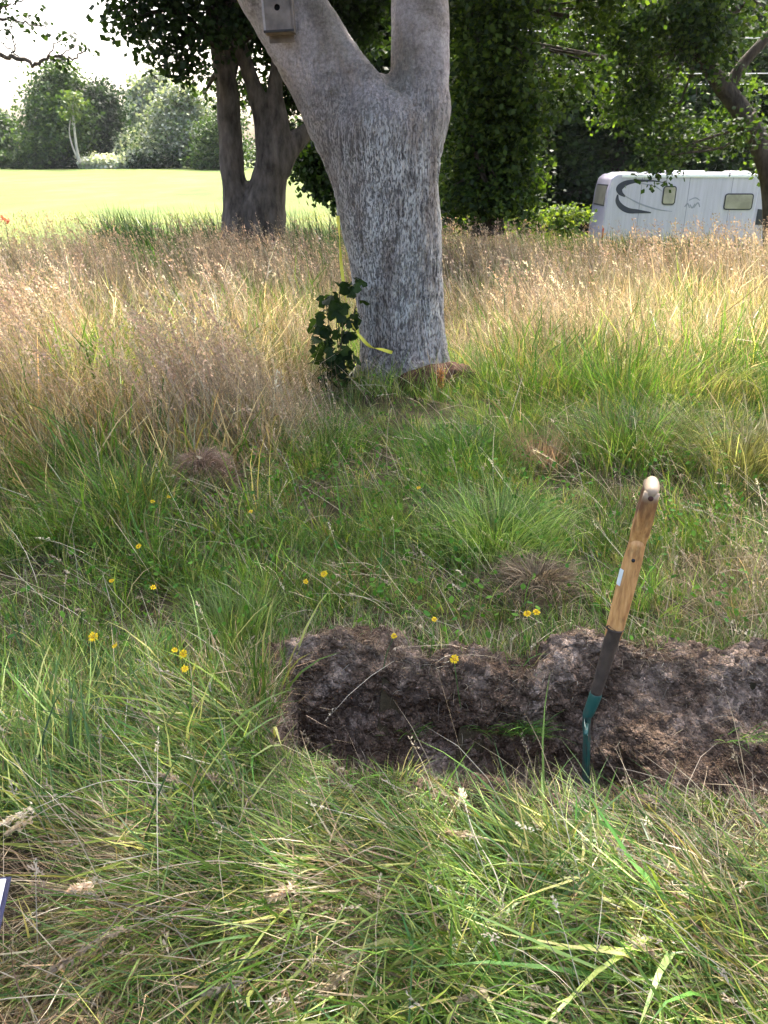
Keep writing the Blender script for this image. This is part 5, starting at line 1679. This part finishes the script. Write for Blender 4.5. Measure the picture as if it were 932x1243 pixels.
tussock('grass_tussock', 560, 560, 'low green tussock in front of the big trunk', .3, 900, .28, .005, GREEN, .4, 1.0, group=G)
tussock('grass_tussock', 830, 480, 'yellow green tussock in the half shade beyond the spade', .4, 800, .36, .007, YG + OLIVE, .4, 1.0, group=G)
tussock('grass_tussock', 390, 545, 'fresh green tussock below the foot of the big trunk', .25, 800, .28, .0045, GREEN, .4, 1.0, group=G)
tussock('grass_tussock', 150, 640, 'loose green tussock below the straw stems', .3, 900, .3, .0045, GREEN + OLIVE, .35, .9, group=G)
tussock('dead_grass_ball', 248, 605, 'rounded ball of matted brown dead grass in the meadow', .13, 1700, .13, .0028, [(.22, .15, .11), (.30, .22, .165), (.17, .115, .085)], .5, 2.4, 'dead grass', None, 'straw', 5, 0, .20)
tussock('dead_grass_ball', 650, 720, 'grey brown dead thatch at the foot of the rounded green tussock', .16, 1100, .15, .0028, DEAD, .7, 1.8, 'dead grass', None, 'straw', 6, 0, .10)
tussock('dead_grass_ball', 655, 560, 'rusty brown dry tuft behind the rounded green tussock', .14, 420, .26, .0035, [(.26, .16, .09), (.30, .2, .12), (.34, .26, .17)], .25, .6, 'dead grass', None, 'straw', 5)
tussock('dead_grass_ball', 860, 1075, 'rusty dead tuft in the trampled grass right of the spade', .06, 500, .07, .0022, [(.28, .18, .12), (.33, .23, .15), (.20, .14, .1)], .8, 2.0, 'dead grass', None, 'straw', 5)
tussock('dead_grass_ball', 770, 1045, 'small rusty dead tuft in front of the spade', .05, 380, .06, .0022, [(.24, .16, .1), (.3, .21, .14), (.18, .12, .09)], .8, 2.0, 'dead grass', None, 'straw', 5)

def dock():
    b = P(534, 478, 5.75); b[2] = gz(b[0], 5.75)
    t = thing('dock_stalk', b, 'rusty brown seeding dock stalk in front of the big trunk', 'weed')
    top = P(535, 448, 5.75)
    V, T = tube(smooth_path([b, (b + top) / 2 + [.01, 0, 0], top], 4), np.linspace(.005, .003, 9), 6)
    mb = MB(); mb.add(V, T); mb.obj('stem', M['bark'], t, True)
    n = 320; f = rng.random(n)
    p = b + (top - b) * (.25 + .75 * f)[:, None] + rng.normal(size=(n, 3)) * .014
    V, T, C = leaves(p, .014, 'quad', [(.34, .16, .05), (.42, .22, .07), (.26, .12, .04)])
    link('seeds', mesh_np('seeds', V, T, C), M['straw'], t)
dock()

def notebook():
    # clipboard lying in the grass, only its corner reaches into the picture
    c = sight(-83, 1150, .21)
    t = thing('clipboard', c, 'dark blue clipboard with white paper lying in the trampled grass', 'clipboard')
    navy = mat_plain('navy_cover', (.012, .017, .06), .4, .15, 12)
    paper = mat_plain('white_paper', (.72, .74, .80), .7, .03, 10)
    steel = mat_plain('clip_steel', (.5, .5, .5), .3, .1, 20, 0, .9)
    R = Matrix.Rotation(math.radians(14), 3, "Z") @ Matrix.Rotation(math.radians(8), 3, "Y")
    for nm, size, off, m in (('board', (.235, .32, .006), (0, 0, 0), navy), ("paper", (.221, .306, .003), (-.002, -.002, .006), paper), ('clip', (.10, .03, .012), (0, .145, .0145), steel)):
        bm = bmesh.new(); box_bm(bm, size, Vector(c) + R @ Vector(off), R, .001)
        bm_obj(nm, bm, m, t)
notebook()

def poppy():
    c = P(6, 268, 12.0); b = np.array([c[0], 12.0, 0]); b[2] = gz(b[0], 12.0)
    t = thing('orange_flower', b, 'orange red flower at the far edge of the tall grass beside the field', 'flower')
    V, T = tube([b, c], [.005, .004], 5); mb = MB(); mb.add(V, T); mb.obj('stem', mat_plain('poppy_stem', (.08, .13, .04), .6), t)
    n = 20; q = rng.normal(size=(n, 3)) * .025
    V, T, C = leaves(c + q, .06, 'oval', [(.70, .24, .10), (.72, .30, .16)])
    link('petals', mesh_np('petals', V, T, C), M['petal'], t)
poppy()

# ------------------------------------------------------------------ summer haze over the field
def haze():
    bm = bmesh.new(); bmesh.ops.create_cube(bm, size=1)
    for v in bm.verts: v.co = Vector((v.co.x * 500, 70 + v.co.y * 280, 7 + v.co.z * 20))
    m, nt, out = new_mat('summer_haze')
    pv = nd(nt, 'ShaderNodeVolumePrincipled'); pv.inputs['Color'].default_value = (.86, .91, 1, 1); pv.inputs['Density'].default_value = .00014; pv.inputs['Anisotropy'].default_value = .3
    nt.links.new(pv.outputs[0], out.inputs['Volume'])
    o = bm_obj('haze', bm, m)
    tag(o, 'thin pale summer haze over the field and trees', 'haze', kind='stuff')
haze()
